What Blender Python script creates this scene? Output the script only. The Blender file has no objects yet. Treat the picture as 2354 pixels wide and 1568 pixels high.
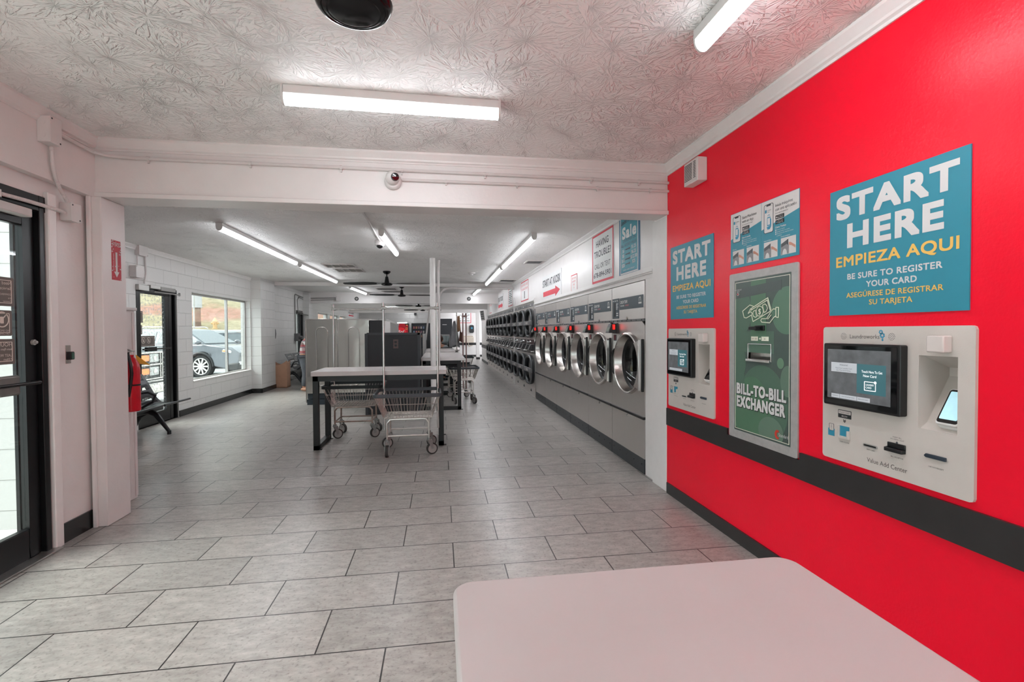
import bpy, bmesh, math, random
from math import sin, cos, pi, radians as R
from mathutils import Matrix, Vector
random.seed(7)
SC = bpy.context.scene
COL = SC.collection

# ------------------------------------------------------------------ camera, light, exposure
F_PX, YAW, PITCH, ROLL, EYE = 1111.0, 0.1463, -0.0203, -0.00586, 1.35
def cam_axes():
    fw = Vector((sin(YAW)*cos(PITCH), cos(YAW)*cos(PITCH), sin(PITCH)))
    r = Vector((cos(YAW), -sin(YAW), 0)); u = r.cross(fw)
    return cos(ROLL)*r + sin(ROLL)*u, -sin(ROLL)*r + cos(ROLL)*u, fw
_r, _u, _f = cam_axes()
cd = bpy.data.cameras.new('camera'); cam = bpy.data.objects.new('camera', cd); COL.objects.link(cam)
cd.sensor_fit = 'HORIZONTAL'; cd.sensor_width = 36.0; cd.lens = 36.0*F_PX/2354.0
cd.clip_start = 0.02; cd.clip_end = 400
cam.matrix_world = Matrix(((_r.x, _u.x, -_f.x, 0), (_r.y, _u.y, -_f.y, 0), (_r.z, _u.z, -_f.z, EYE), (0, 0, 0, 1)))
SC.camera = cam
w = bpy.data.worlds.new('overcast_sky'); SC.world = w; w.use_nodes = True
_bg = w.node_tree.nodes['Background']
_bg.inputs[0].default_value = (0.90, 0.95, 1.0, 1); _bg.inputs[1].default_value = .52
sl = bpy.data.lights.new('sun', 'SUN'); sl.energy = 1.4; sl.angle = R(55); sl.color = (1, .97, .92)
so = bpy.data.objects.new('sun', sl); COL.objects.link(so); so.rotation_euler = (R(46), 0, R(-86))
LAMP = 9.0
vs = SC.view_settings
SC.display_settings.display_device = 'sRGB'
vs.view_transform = 'Standard'; vs.look = 'None'; vs.gamma = 1.0; vs.use_curve_mapping = False
vs.exposure = 2.32
SC.cycles.use_denoising = True
SC.cycles.max_bounces = 8; SC.cycles.diffuse_bounces = 5; SC.cycles.glossy_bounces = 4
SC.cycles.transparent_max_bounces = 12; SC.cycles.transmission_bounces = 6
SC.cycles.sample_clamp_indirect = 6.0

# ------------------------------------------------------------------ materials
def lin(c):
    if isinstance(c, str):
        c = tuple(int(c[i:i+2], 16) for i in (0, 2, 4))
    return tuple((x/255/12.92 if x/255 <= .04045 else ((x/255+.055)/1.055)**2.4) for x in c) + (1,)
MATS = {}
def mat(name, col='808080', rough=.5, metal=0., var=.06, vscale=14., bump=0., bscale=60., spec=.5, stretch=None, emit=None, estr=0., coat=0., coord='Object'):
    """procedural principled material: base colour with a slight noise variation and optional bump"""
    if name in MATS: return MATS[name]
    m = bpy.data.materials.new(name); m.use_nodes = True; MATS[name] = m
    nt = m.node_tree; P = nt.nodes['Principled BSDF']; L = nt.links.new
    P.inputs['Roughness'].default_value = rough; P.inputs['Metallic'].default_value = metal
    P.inputs['Specular IOR Level'].default_value = spec; P.inputs['Coat Weight'].default_value = coat
    c = lin(col)
    tc = nt.nodes.new('ShaderNodeTexCoord'); mp = nt.nodes.new('ShaderNodeMapping')
    L(tc.outputs[coord], mp.inputs[0])
    if stretch: mp.inputs['Scale'].default_value = stretch
    if var:
        n = nt.nodes.new('ShaderNodeTexNoise'); n.inputs['Scale'].default_value = vscale; n.inputs['Detail'].default_value = 5
        L(mp.outputs[0], n.inputs['Vector'])
        cr = nt.nodes.new('ShaderNodeValToRGB'); L(n.outputs[0], cr.inputs[0])
        cr.color_ramp.elements[0].position = .3; cr.color_ramp.elements[1].position = .7
        cr.color_ramp.elements[0].color = tuple(x*(1-var) for x in c[:3]) + (1,)
        cr.color_ramp.elements[1].color = tuple(min(1, x*(1+var)) for x in c[:3]) + (1,)
        L(cr.outputs[0], P.inputs['Base Color'])
    else: P.inputs['Base Color'].default_value = c
    if bump:
        n2 = nt.nodes.new('ShaderNodeTexNoise'); n2.inputs['Scale'].default_value = bscale; n2.inputs['Detail'].default_value = 3
        L(mp.outputs[0], n2.inputs['Vector'])
        b = nt.nodes.new('ShaderNodeBump'); b.inputs['Strength'].default_value = 1; b.inputs['Distance'].default_value = bump
        L(n2.outputs[0], b.inputs['Height']); L(b.outputs[0], P.inputs['Normal'])
    if emit:
        P.inputs['Emission Color'].default_value = lin(emit); P.inputs['Emission Strength'].default_value = estr
    return m

def nodes(name):
    m = bpy.data.materials.new(name); m.use_nodes = True; MATS[name] = m
    nt = m.node_tree
    def N(t, **k):
        n = nt.nodes.new('ShaderNode'+t)
        for a, v in k.items(): setattr(n, a, v)
        return n
    return m, nt, nt.nodes['Principled BSDF'], N, nt.links.new
def math_(N, L, op, a, b=None):
    n = N('Math', operation=op)
    for i, x in enumerate((a, b)):
        if x is None: continue
        if isinstance(x, (int, float)): n.inputs[i].default_value = x
        else: L(x, n.inputs[i])
    return n.outputs[0]

def floor_tile():
    m, nt, P, N, L = nodes('grey stone floor tile')
    tc = N('TexCoord'); mp = N('Mapping'); L(tc.outputs['Object'], mp.inputs[0])
    mp.inputs['Location'].default_value = (-0.0647, -2.7569+0.3294*41, 0)
    br = N('TexBrick'); br.offset = .516; br.offset_frequency = 2; br.squash = 1
    for k, v in (('Scale', 1), ('Mortar Size', .0034), ('Mortar Smooth', .1), ('Bias', 0), ('Brick Width', .5991), ('Row Height', .3294)): br.inputs[k].default_value = v
    br.inputs['Color1'].default_value = (.9, .9, .9, 1); br.inputs['Color2'].default_value = (1.08, 1.08, 1.08, 1); br.inputs['Mortar'].default_value = (0, 0, 0, 1)
    L(mp.outputs[0], br.inputs['Vector'])
    mp2 = N('Mapping'); mp2.inputs['Scale'].default_value = (3.2, 7, 4); mp2.inputs['Rotation'].default_value = (0, 0, .5); L(tc.outputs['Object'], mp2.inputs[0])
    n1 = N('TexNoise'); n1.inputs['Scale'].default_value = 3.2; n1.inputs['Detail'].default_value = 9; n1.inputs['Roughness'].default_value = .72; L(mp2.outputs[0], n1.inputs['Vector'])
    cr = N('ValToRGB'); L(n1.outputs[0], cr.inputs[0])
    e = cr.color_ramp.elements; e[0].position = .3; e[0].color = lin('8a8581'); e[1].position = .72; e[1].color = lin('b6b1ad')
    x = e.new(.5); x.color = lin('a19c98')
    n2 = N('TexNoise'); n2.inputs['Scale'].default_value = 60; n2.inputs['Detail'].default_value = 6; L(tc.outputs['Object'], n2.inputs['Vector'])
    sp = N('ValToRGB'); L(n2.outputs[0], sp.inputs[0]); sp.color_ramp.elements[0].position = .33; sp.color_ramp.elements[0].color = (.72, .71, .7, 1); sp.color_ramp.elements[1].position = .45; sp.color_ramp.elements[1].color = (1, 1, 1, 1)
    a = N('Mix', data_type='RGBA', blend_type='MULTIPLY'); a.inputs[0].default_value = 1; L(cr.outputs[0], a.inputs[6]); L(sp.outputs[0], a.inputs[7])
    b = N('Mix', data_type='RGBA', blend_type='MULTIPLY'); b.inputs[0].default_value = 1; L(a.outputs[2], b.inputs[6]); L(br.outputs['Color'], b.inputs[7])
    c = N('Mix', data_type='RGBA'); L(br.outputs['Fac'], c.inputs[0]); L(b.outputs[2], c.inputs[6]); c.inputs[7].default_value = lin('2c2929')
    L(c.outputs[2], P.inputs['Base Color']); P.inputs['Roughness'].default_value = .30; P.inputs['Specular IOR Level'].default_value = .4
    bp = N('Bump'); bp.invert = True; bp.inputs['Distance'].default_value = .002; L(br.outputs['Fac'], bp.inputs['Height']); L(bp.outputs[0], P.inputs['Normal'])
    return m

def block_wall(name, axis, col, bw=.42, rh=.212, off=(0, 0), depth=.004, rough=.45):
    """painted concrete block: axis 'x' for walls facing x (uses y,z), 'y' for walls facing y (uses x,z)"""
    m, nt, P, N, L = nodes(name)
    tc = N('TexCoord'); s = N('SeparateXYZ'); L(tc.outputs['Object'], s.inputs[0])
    c = N('CombineXYZ'); L(s.outputs[1 if axis == 'x' else 0], c.inputs[0]); L(s.outputs[2], c.inputs[1])
    mp = N('Mapping'); mp.inputs['Location'].default_value = (off[0], off[1], 0); L(c.outputs[0], mp.inputs[0])
    br = N('TexBrick'); br.offset = .5
    for k, v in (('Scale', 1), ('Mortar Size', .006), ('Mortar Smooth', .8), ('Brick Width', bw), ('Row Height', rh)): br.inputs[k].default_value = v
    L(mp.outputs[0], br.inputs['Vector'])
    n = N('TexNoise'); n.inputs['Scale'].default_value = 45; n.inputs['Detail'].default_value = 6; L(tc.outputs['Object'], n.inputs['Vector'])
    h = math_(N, L, 'ADD', math_(N, L, 'MULTIPLY', br.outputs['Fac'], -1.0), math_(N, L, 'MULTIPLY', n.outputs[0], .35))
    b = N('Bump'); b.inputs['Distance'].default_value = depth; L(h, b.inputs['Height']); L(b.outputs[0], P.inputs['Normal'])
    mx = N('Mix', data_type='RGBA'); L(math_(N, L, 'MULTIPLY', br.outputs['Fac'], .55), mx.inputs[0]); mx.inputs[6].default_value = lin(col)
    mx.inputs[7].default_value = tuple(x*.82 for x in lin(col)[:3]) + (1,)
    L(mx.outputs[2], P.inputs['Base Color']); P.inputs['Roughness'].default_value = rough
    return m

def stomp_ceiling(name, col, depth=.006, scale=3.6):
    """crow's-foot stomped plaster: radial ridges around scattered centres"""
    m, nt, P, N, L = nodes(name)
    tc = N('TexCoord'); s0 = N('SeparateXYZ'); L(tc.outputs['Object'], s0.inputs[0]); c0 = N('CombineXYZ'); L(s0.outputs[0], c0.inputs[0]); L(s0.outputs[1], c0.inputs[1])
    heights = []
    for k, (sc, ofs) in enumerate(((scale, 0), (scale*1.25, 3.7))):
        mp = N('Mapping'); mp.inputs['Location'].default_value = (ofs, ofs*1.7, 0); L(c0.outputs[0], mp.inputs[0])
        v = N('TexVoronoi'); v.voronoi_dimensions = '2D'; v.inputs['Scale'].default_value = sc; v.inputs['Randomness'].default_value = .9; L(mp.outputs[0], v.inputs['Vector'])
        d = N('VectorMath', operation='SUBTRACT'); L(mp.outputs[0], d.inputs[0]); L(v.outputs['Position'], d.inputs[1])
        s = N('SeparateXYZ'); L(d.outputs[0], s.inputs[0])
        ang = math_(N, L, 'ARCTAN2', s.outputs[1], s.outputs[0])
        ca = math_(N, L, 'MULTIPLY', math_(N, L, 'COSINE', ang), 1.5); sa = math_(N, L, 'MULTIPLY', math_(N, L, 'SINE', ang), 1.5)
        ln = N('VectorMath', operation='LENGTH'); L(d.outputs[0], ln.inputs[0])
        cc = N('CombineXYZ'); L(ca, cc.inputs[0]); L(sa, cc.inputs[1])
        cs = N('SeparateColor'); L(v.outputs['Color'], cs.inputs[0])
        L(math_(N, L, 'ADD', math_(N, L, 'MULTIPLY', ln.outputs['Value'], 2.6), math_(N, L, 'MULTIPLY', cs.outputs[0], 50)), cc.inputs[2])
        n = N('TexNoise'); n.inputs['Scale'].default_value = 4.2; n.inputs['Detail'].default_value = 2.5; L(cc.outputs[0], n.inputs['Vector'])
        r = N('ValToRGB'); L(n.outputs[0], r.inputs[0]); r.color_ramp.elements[0].position = .50; r.color_ramp.elements[0].color = (0, 0, 0, 1); r.color_ramp.elements[1].position = .60; r.color_ramp.elements[1].color = (1, 1, 1, 1)
        heights.append(r.outputs[0])
    h = math_(N, L, 'MAXIMUM', heights[0], math_(N, L, 'MULTIPLY', heights[1], .8))
    n3 = N('TexNoise'); n3.inputs['Scale'].default_value = 1.1; n3.inputs['Detail'].default_value = 2; L(c0.outputs[0], n3.inputs['Vector'])
    r3 = N('ValToRGB'); L(n3.outputs[0], r3.inputs[0]); r3.color_ramp.elements[0].position = .36; r3.color_ramp.elements[0].color = (.25, .25, .25, 1); r3.color_ramp.elements[1].position = .6
    h = math_(N, L, 'MULTIPLY', h, r3.outputs[0])
    n4 = N('TexNoise'); n4.inputs['Scale'].default_value = 40; n4.inputs['Detail'].default_value = 3; L(c0.outputs[0], n4.inputs['Vector'])
    h = math_(N, L, 'ADD', h, math_(N, L, 'MULTIPLY', n4.outputs[0], .12))
    b = N('Bump'); b.inputs['Distance'].default_value = depth; L(h, b.inputs['Height']); L(b.outputs[0], P.inputs['Normal'])
    P.inputs['Base Color'].default_value = lin(col); P.inputs['Roughness'].default_value = .55
    return m

def glass_mat(name, tint='f4faf8', refl=.04, dirt=0.):
    m, nt, P, N, L = nodes(name)
    out = [n for n in nt.nodes if n.type == 'OUTPUT_MATERIAL'][0]; nt.nodes.remove(P)
    t = N('BsdfTransparent'); t.inputs[0].default_value = lin(tint)
    g = N('BsdfGlossy'); g.inputs['Roughness'].default_value = .03
    fr = N('LayerWeight'); fr.inputs['Blend'].default_value = .5
    mx = N('MixShader'); L(math_(N, L, 'ADD', math_(N, L, 'MULTIPLY', math_(N, L, 'POWER', fr.outputs['Facing'], 5.0), .85), refl), mx.inputs[0]); L(t.outputs[0], mx.inputs[1]); L(g.outputs[0], mx.inputs[2])
    res = mx.outputs[0]
    if dirt:
        tc = N('TexCoord'); n = N('TexNoise'); n.inputs['Scale'].default_value = 26; n.inputs['Detail'].default_value = 8; L(tc.outputs['Object'], n.inputs[0])
        s = N('SeparateXYZ'); L(tc.outputs['Object'], s.inputs[0])
        rp = N('ValToRGB'); L(n.outputs[0], rp.inputs[0]); rp.color_ramp.elements[0].position = .5; rp.color_ramp.elements[0].color = (0, 0, 0, 1); rp.color_ramp.elements[1].position = .62; rp.color_ramp.elements[1].color = (dirt, dirt, dirt, 1)
        mr = N('MapRange'); mr.inputs[1].default_value = 1.15; mr.inputs[2].default_value = .9; L(s.outputs[2], mr.inputs[0])
        df = N('BsdfDiffuse'); df.inputs[0].default_value = (.75, .76, .76, 1)
        m2 = N('MixShader'); L(math_(N, L, 'MULTIPLY', rp.outputs[0], mr.outputs[0]), m2.inputs[0]); L(res, m2.inputs[1]); L(df.outputs[0], m2.inputs[2]); res = m2.outputs[0]
    L(res, out.inputs[0])
    return m

def brushed(name, col='a9a5a2', rough=.28, stretch=(1, 60, 60), var=.05, wavy=.5):
    """brushed stainless: metal with streaked roughness and slight waviness"""
    m, nt, P, N, L = nodes(name)
    tc = N('TexCoord'); mp = N('Mapping'); mp.inputs['Scale'].default_value = stretch; L(tc.outputs['Object'], mp.inputs[0])
    n = N('TexNoise'); n.inputs['Scale'].default_value = 3; n.inputs['Detail'].default_value = 4; L(mp.outputs[0], n.inputs['Vector'])
    mr = N('MapRange'); mr.inputs[3].default_value = rough*(.8 if wavy else .97); mr.inputs[4].default_value = rough*(1.3 if wavy else 1.03); L(n.outputs[0], mr.inputs[0]); L(mr.outputs[0], P.inputs['Roughness'])
    P.inputs['Base Color'].default_value = lin(col); P.inputs['Metallic'].default_value = 1
    n2 = N('TexNoise'); n2.inputs['Scale'].default_value = 2.2; n2.inputs['Detail'].default_value = 1; L(tc.outputs['Object'], n2.inputs['Vector'])
    b = N('Bump'); b.inputs['Distance'].default_value = .02; b.inputs['Strength'].default_value = wavy; L(n2.outputs[0], b.inputs['Height'])
    if wavy: L(b.outputs[0], P.inputs['Normal'])
    return m

# ------------------------------------------------------------------ mesh helpers
class MB:
    def __init__(s): s.v = []; s.f = []; s.mi = []; s.cur = 0
    def add(s, vs_, fs):
        o = len(s.v); s.v += [tuple(p) for p in vs_]; s.f += [tuple(i+o for i in f) for f in fs]; s.mi += [s.cur]*len(fs); return s
    def box(s, x0, x1, y0, y1, z0, z1):
        return s.add([(x, y, z) for x in (x0, x1) for y in (y0, y1) for z in (z0, z1)],
                     [(0, 1, 3, 2), (4, 6, 7, 5), (0, 4, 5, 1), (2, 3, 7, 6), (0, 2, 6, 4), (1, 5, 7, 3)])
    def cyl(s, p, q, r0, r1=None, n=16, caps=True):
        p, q = Vector(p), Vector(q); d = (q-p).normalized(); r1 = r0 if r1 is None else r1
        a = d.orthogonal().normalized(); b = d.cross(a)
        vs_ = [p+(a*cos(t)+b*sin(t))*r0 for t in [2*pi*i/n for i in range(n)]] + [q+(a*cos(t)+b*sin(t))*r1 for t in [2*pi*i/n for i in range(n)]]
        fs = [(i, (i+1) % n, n+(i+1) % n, n+i) for i in range(n)]
        if caps: fs += [tuple(range(n))[::-1], tuple(range(n, 2*n))]
        return s.add(vs_, fs)
    def tube(s, pts, r, n=8, closed=False):
        pts = [Vector(p) for p in pts]; k = len(pts); rings = []; a = None
        for i, p in enumerate(pts):
            q0 = pts[(i-1) % k] if (closed or i) else p; q1 = pts[(i+1) % k] if (closed or i < k-1) else p
            d = (q1-q0).normalized()
            if a is None: a = d.orthogonal().normalized()
            a = (a-d*a.dot(d)); a = a.normalized() if a.length > 1e-6 else d.orthogonal().normalized(); b = d.cross(a)
            rr = r[i] if isinstance(r, (list, tuple)) else r
            rings.append([p+(a*cos(2*pi*j/n)+b*sin(2*pi*j/n))*rr for j in range(n)])
        fs = []
        for i in range(k if closed else k-1):
            i2 = (i+1) % k
            fs += [(i*n+j, i*n+(j+1) % n, i2*n+(j+1) % n, i2*n+j) for j in range(n)]
        if not closed: fs += [tuple(range(n))[::-1], tuple(range((k-1)*n, k*n))]
        return s.add([v for g in rings for v in g], fs)
    def bar(s, p, q, w, h, up=(0, 0, 1)):
        p, q = Vector(p), Vector(q); d = (q-p).normalized(); up = Vector(up)
        if abs(d.dot(up)) > .95: up = Vector((0, 1, 0))
        a = d.cross(up).normalized(); b = a.cross(d)
        vs_ = [e+a*i*w/2+b*j*h/2 for e in (p, q) for i, j in ((-1, -1), (1, -1), (1, 1), (-1, 1))]
        return s.add(vs_, [(3, 2, 1, 0), (4, 5, 6, 7), (0, 1, 5, 4), (1, 2, 6, 5), (2, 3, 7, 6), (3, 0, 4, 7)])
    def ext(s, poly, n0, n1):
        n = len(poly); return s.add([(u, v, n0) for u, v in poly]+[(u, v, n1) for u, v in poly],
            [tuple(range(n))[::-1], tuple(range(n, 2*n))]+[(i, (i+1) % n, n+(i+1) % n, n+i) for i in range(n)])
    def ring(s, outer, inner, n0, n1):
        n = len(outer); vs_ = [(u, v, z) for P_ in (outer, inner) for z in (n0, n1) for u, v in P_]; fs = []
        for i in range(n):
            j = (i+1) % n
            fs += [(i, j, n+j, n+i), (2*n+j, 2*n+i, 3*n+i, 3*n+j), (n+i, n+j, 3*n+j, 3*n+i), (j, i, 2*n+i, 2*n+j)]
        return s.add(vs_, fs)
    def lathe(s, prof, n=32, su=1., sv=1., c=(0, 0), axis='z', shape=None):
        """prof: list of (r, h); turned about the local z axis, optionally elliptical"""
        vs_ = []; k = len(prof)
        for r, h in prof:
            for j in range(n):
                t = 2*pi*j/n; q = shape(t) if shape else 1.
                p = (c[0]+r*q*su*cos(t), c[1]+r*q*sv*sin(t), h)
                vs_.append(p if axis == 'z' else ((p[2], p[0], p[1]) if axis == 'x' else (p[0], p[2], p[1])))
        fs = [(i*n+j, i*n+(j+1) % n, (i+1)*n+(j+1) % n, (i+1)*n+j) for i in range(k-1) for j in range(n)]
        if prof[0][0] > 1e-5: fs.append(tuple(range(n))[::-1])
        if prof[-1][0] > 1e-5: fs.append(tuple(range((k-1)*n, k*n)))
        return s.add(vs_, fs)
    def ell(s, c, rx, ry, rz, n=16, m=10, fn=None):
        vs_ = [];
        for i in range(m+1):
            ph = pi*i/m
            for j in range(n):
                t = 2*pi*j/n; d = Vector((sin(ph)*cos(t), sin(ph)*sin(t), cos(ph))); q = fn(d) if fn else 1.
                vs_.append((c[0]+d.x*rx*q, c[1]+d.y*ry*q, c[2]+d.z*rz*q))
        return s.add(vs_, [(i*n+j, (i+1)*n+j, (i+1)*n+(j+1) % n, i*n+(j+1) % n) for i in range(m) for j in range(n)])
    def grid(s, fn, nu, nv):
        vs_ = [fn(i/nu, j/nv) for i in range(nu+1) for j in range(nv+1)]
        return s.add(vs_, [(i*(nv+1)+j, (i+1)*(nv+1)+j, (i+1)*(nv+1)+j+1, i*(nv+1)+j+1) for i in range(nu) for j in range(nv)])
    def build(s, name, mats, parent=None, bevel=0., smooth=True, M=None, weld=True, segs=2):
        me = bpy.data.meshes.new(name); me.from_pydata(s.v, [], s.f); 
        for m in (mats if isinstance(mats, (list, tuple)) else [mats]): me.materials.append(m)
        for p, k in zip(me.polygons, s.mi): p.material_index = k
        bm = bmesh.new(); bm.from_mesh(me)
        if weld: bmesh.ops.remove_doubles(bm, verts=bm.verts, dist=1e-6)
        bmesh.ops.recalc_face_normals(bm, faces=bm.faces); bm.to_mesh(me); bm.free()
        if smooth:
            for p in me.polygons: p.use_smooth = True
            me.set_sharp_from_angle(angle=R(35))
        o = bpy.data.objects.new(name, me); COL.objects.link(o)
        if parent: o.parent = parent
        if M is not None: o.matrix_local = M
        if bevel:
            b = o.modifiers.new('bevel', 'BEVEL'); b.width = bevel; b.segments = segs; b.limit_method = 'ANGLE'; b.angle_limit = R(40)
        return o

def rrect(u0, u1, v0, v1, r, k=5):
    pts = []
    for cx, cy, a0 in ((u1-r, v1-r, 0), (u0+r, v1-r, 90), (u0+r, v0+r, 180), (u1-r, v0+r, 270)):
        pts += [(cx+r*cos(R(a0+90*i/k)), cy+r*sin(R(a0+90*i/k))) for i in range(k+1)]
    return pts
def ellp(cu, cv, ru, rv, n=40, a=0): return [(cu+ru*cos(2*pi*i/n+a), cv+rv*sin(2*pi*i/n+a)) for i in range(n)]
def fr_right(x, y, z): return Matrix(((0, 0, -1, x), (-1, 0, 0, y), (0, 1, 0, z), (0, 0, 0, 1)))    # wall facing -X : u=-Y v=Z n=-X
def fr_left(x, y, z): return Matrix(((0, 0, 1, x), (1, 0, 0, y), (0, 1, 0, z), (0, 0, 0, 1)))       # wall facing +X : u=+Y
def fr_front(x, y, z): return Matrix(((1, 0, 0, x), (0, 0, -1, y), (0, 1, 0, z), (0, 0, 0, 1)))     # facing the camera (-Y) : u=+X
def tag(o, label, cat, group=None, kind=None):
    o['label'] = label; o['category'] = cat
    if group: o['group'] = group
    if kind: o['kind'] = kind
    return o
def thing(name, label, cat, M=None, group=None):
    o = bpy.data.objects.new(name, None); COL.objects.link(o); o.empty_display_size = .1
    if M is not None: o.matrix_world = M if isinstance(M, Matrix) else Matrix.Translation(M)
    return tag(o, label, cat, group)
def struct(o, label=None):
    o['kind'] = 'structure'
    if label: o['label'] = label
    return o
def dup(o, parent=None, M=None, label=None):
    c = o.copy(); COL.objects.link(c)
    if parent is not None: c.parent = parent
    if M is not None: c.matrix_world = M
    if label: c['label'] = label
    for ch in list(o.children): dup(ch, c)
    return c

# ------------------------------------------------------------------ lettering
_cache = {}
def _glyphs(txt, bold, shear=0, res=3):
    key = (txt, bold > 0, shear, res)
    if key not in _cache:
        cu = bpy.data.curves.new('t', 'FONT'); cu.body = txt; cu.size = 1; cu.space_character = 1.0+2.2*bold; cu.shear = shear; cu.resolution_u = res
        o = bpy.data.objects.new('t', cu); COL.objects.link(o)
        bpy.context.view_layer.update()
        me = bpy.data.meshes.new_from_object(o.evaluated_get(bpy.context.evaluated_depsgraph_get()))
        vs_ = [(v.co.x, v.co.y) for v in me.vertices]; fs = [tuple(p.vertices) for p in me.polygons]
        bpy.data.objects.remove(o); bpy.data.curves.remove(cu); bpy.data.meshes.remove(me)
        _cache[key] = (vs_, fs)
    return _cache[key]
def put_text(mb, txt, cu, cv, h, w=None, bold=.0, n=.0012, shear=0, res=3, rot=0, align='c'):
    """set one line of text: cap height h, centred on (cu, cv), squeezed to width w when given"""
    vs_, fs = _glyphs(txt, bold, shear, res)
    if not vs_: return
    x0 = min(v[0] for v in vs_); x1 = max(v[0] for v in vs_); cap = .727
    sy = h/cap; sx = (w/(x1-x0)) if w else sy
    xm = {'c': (x0+x1)/2, 'l': x0, 'r': x1}[align]
    pts = [((x-xm)*sx, (y-cap/2)*sy) for x, y in vs_]; ca, sa = cos(rot), sin(rot)
    if not bold: mb.add([(cu+x*ca-y*sa, cv+x*sa+y*ca, n) for x, y in pts], fs); return
    e = bold*.8*sy
    for i, (dx, dy) in enumerate(((0, 0), (1, 0), (-1, 0), (0, 1), (0, -1), (.5, .5), (-.5, .5), (.5, -.5), (-.5, -.5), (1, 1), (-1, 1), (1, -1), (-1, -1), (1, .5), (-1, .5), (1, -.5), (-1, -.5), (.5, 1), (-.5, 1), (.5, -1), (-.5, -1))):
        mb.add([(cu+(x+dx*e)*ca-(y+dy*e)*sa, cv+(x+dx*e)*sa+(y+dy*e)*ca, n+i*.00002) for x, y in pts], fs)
def letters(parent, mat_, lines, name='lettering', n=.0012):
    mb = MB()
    for l in lines:
        t, cu, cv, h = l[:4]; k = l[4] if len(l) > 4 else {}
        put_text(mb, t, cu, cv, h, **{**{'n': n}, **k})
    return mb.build(name, mat_, parent, smooth=False, weld=False)
def strokes(mb, pts, wdt, n0, n1, closed=False):
    """a drawn line of constant width along a 2-D path"""
    k = len(pts)
    for i in range(k if closed else k-1):
        p, q = Vector(pts[i]), Vector(pts[(i+1) % k]); d = (q-p)
        if d.length < 1e-6: continue
        d.normalize(); a = Vector((-d.y, d.x))*wdt/2; p2 = p-d*wdt*.3; q2 = q+d*wdt*.3
        mb.ext([tuple(p2-a), tuple(q2-a), tuple(q2+a), tuple(p2+a)], n0, n1)
# ------------------------------------------------------------------ the building shell
XR, XL, XLF, XM = 1.857, -4.18, -2.42, 1.876      # red wall, far-room left wall, near-room left wall, machine wall
YB, ZF, ZC = 3.765, 2.70, 2.575                   # cross beam, near and far ceilings
M_floor = floor_tile()
M_ceil = stomp_ceiling('white stomped plaster ceiling', 'f6f3f1', .009, 3.6)
M_ceil2 = stomp_ceiling('white stomped plaster ceiling, far room', 'f6f3f1', .008, 3.2)
M_white = mat('white semi-gloss wall paint', 'e4dfdd', .34, var=.02, vscale=6, bump=.0012, bscale=38)
M_whitetrim = mat('white gloss trim paint', 'e9e5e3', .3, var=.02)
M_red = mat('red semi-gloss wall paint', 'f6002a', .32, var=.03, vscale=1.6, bump=.0009, bscale=85, spec=.36)
M_black = mat('black painted trim', '2a2828', .38, var=.12, vscale=8)
M_base = mat('black marbled cove base', '242424', .25, var=.55, vscale=7)
M_blackmetal = mat('black anodised aluminium', '141315', .28, .2, var=.1)
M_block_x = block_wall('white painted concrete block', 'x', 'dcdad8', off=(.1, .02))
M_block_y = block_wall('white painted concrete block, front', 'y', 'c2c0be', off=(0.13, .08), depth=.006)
M_pane = glass_mat('window glass')
M_pane_dirty = glass_mat('smeared door glass', dirt=.35)

def holes(mb, x0, x1, y0, y1, z0, z1, ops, axis='x'):
    """a wall slab with rectangular openings (a0, a1, z0, z1) along its length"""
    def bx(a0, a1, b0, b1):
        if a1-a0 < 1e-4 or b1-b0 < 1e-4: return
        if axis == 'x': mb.box(x0, x1, a0, a1, b0, b1)
        else: mb.box(a0, a1, y0, y1, b0, b1)
    a = y0 if axis == 'x' else x0; aend = y1 if axis == 'x' else x1
    for o in sorted(ops):
        bx(a, o[0], z0, z1); bx(o[0], o[1], z0, o[2]); bx(o[0], o[1], o[3], z1); a = o[1]
    bx(a, aend, z0, z1)
def block(name, m, *b, bevel=0):
    return struct(MB().box(*b).build(name, m, bevel=bevel, smooth=False))

block('floor', M_floor, -4.6, 2.7, -2.8, 27.2, -.12, 0)
block('ceiling', M_ceil, -2.7, 2.1, -2.8, 3.98, ZF, ZF+.1)
mb = MB(); mb.box(XL-.25, 2.7, 3.98, 12.6, ZC, ZC+.1); mb.box(XL-.25, 2.7, 12.6, 27.2, ZC+.03, ZC+.13)
struct(mb.build('ceiling', M_ceil2, smooth=False))
mb = MB(); holes(mb, XR, XR+.16, -2.6, YB+.015, 0, ZF, [(1.482, 1.638, .955, 1.255), (3.108, 3.266, .955, 1.257), (2.475, 2.695, 1.168, 1.272)])
struct(mb.build('wall_right', M_red, smooth=False))
mb = MB(); holes(mb, -2.6, 2.0, -2.75, -2.6, 0, ZF, [(-2.2, 1.6, .12, 2.22)], 'y'); struct(mb.build('wall_behind', M_white, smooth=False))  # opening for the unseen window added to let daylight in
M_walk = mat('pale concrete paving', 'cfceca', .85, var=.06, vscale=2)
block('sidewalk', M_walk, -4.6, XLF-.16, -2.8, 3.77, -.05, .004)
block('sidewalk', M_walk, -6, 8, -9, -2.76, -.12, -.01)
# near-room left wall: glazed door and an unseen storefront window beside the camera, added for daylight
mb = MB(); holes(mb, XLF-.16, XLF, -2.6, 3.77, 0, 2.295, [(2.30, 3.40, 0, 2.19), (-2.3, 2.1, .12, 2.19)])
mb.box(XLF-.16, XLF+.055, -2.6, 3.77, 2.295, ZF)
struct(mb.build('wall_left', M_white, smooth=False))
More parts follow.
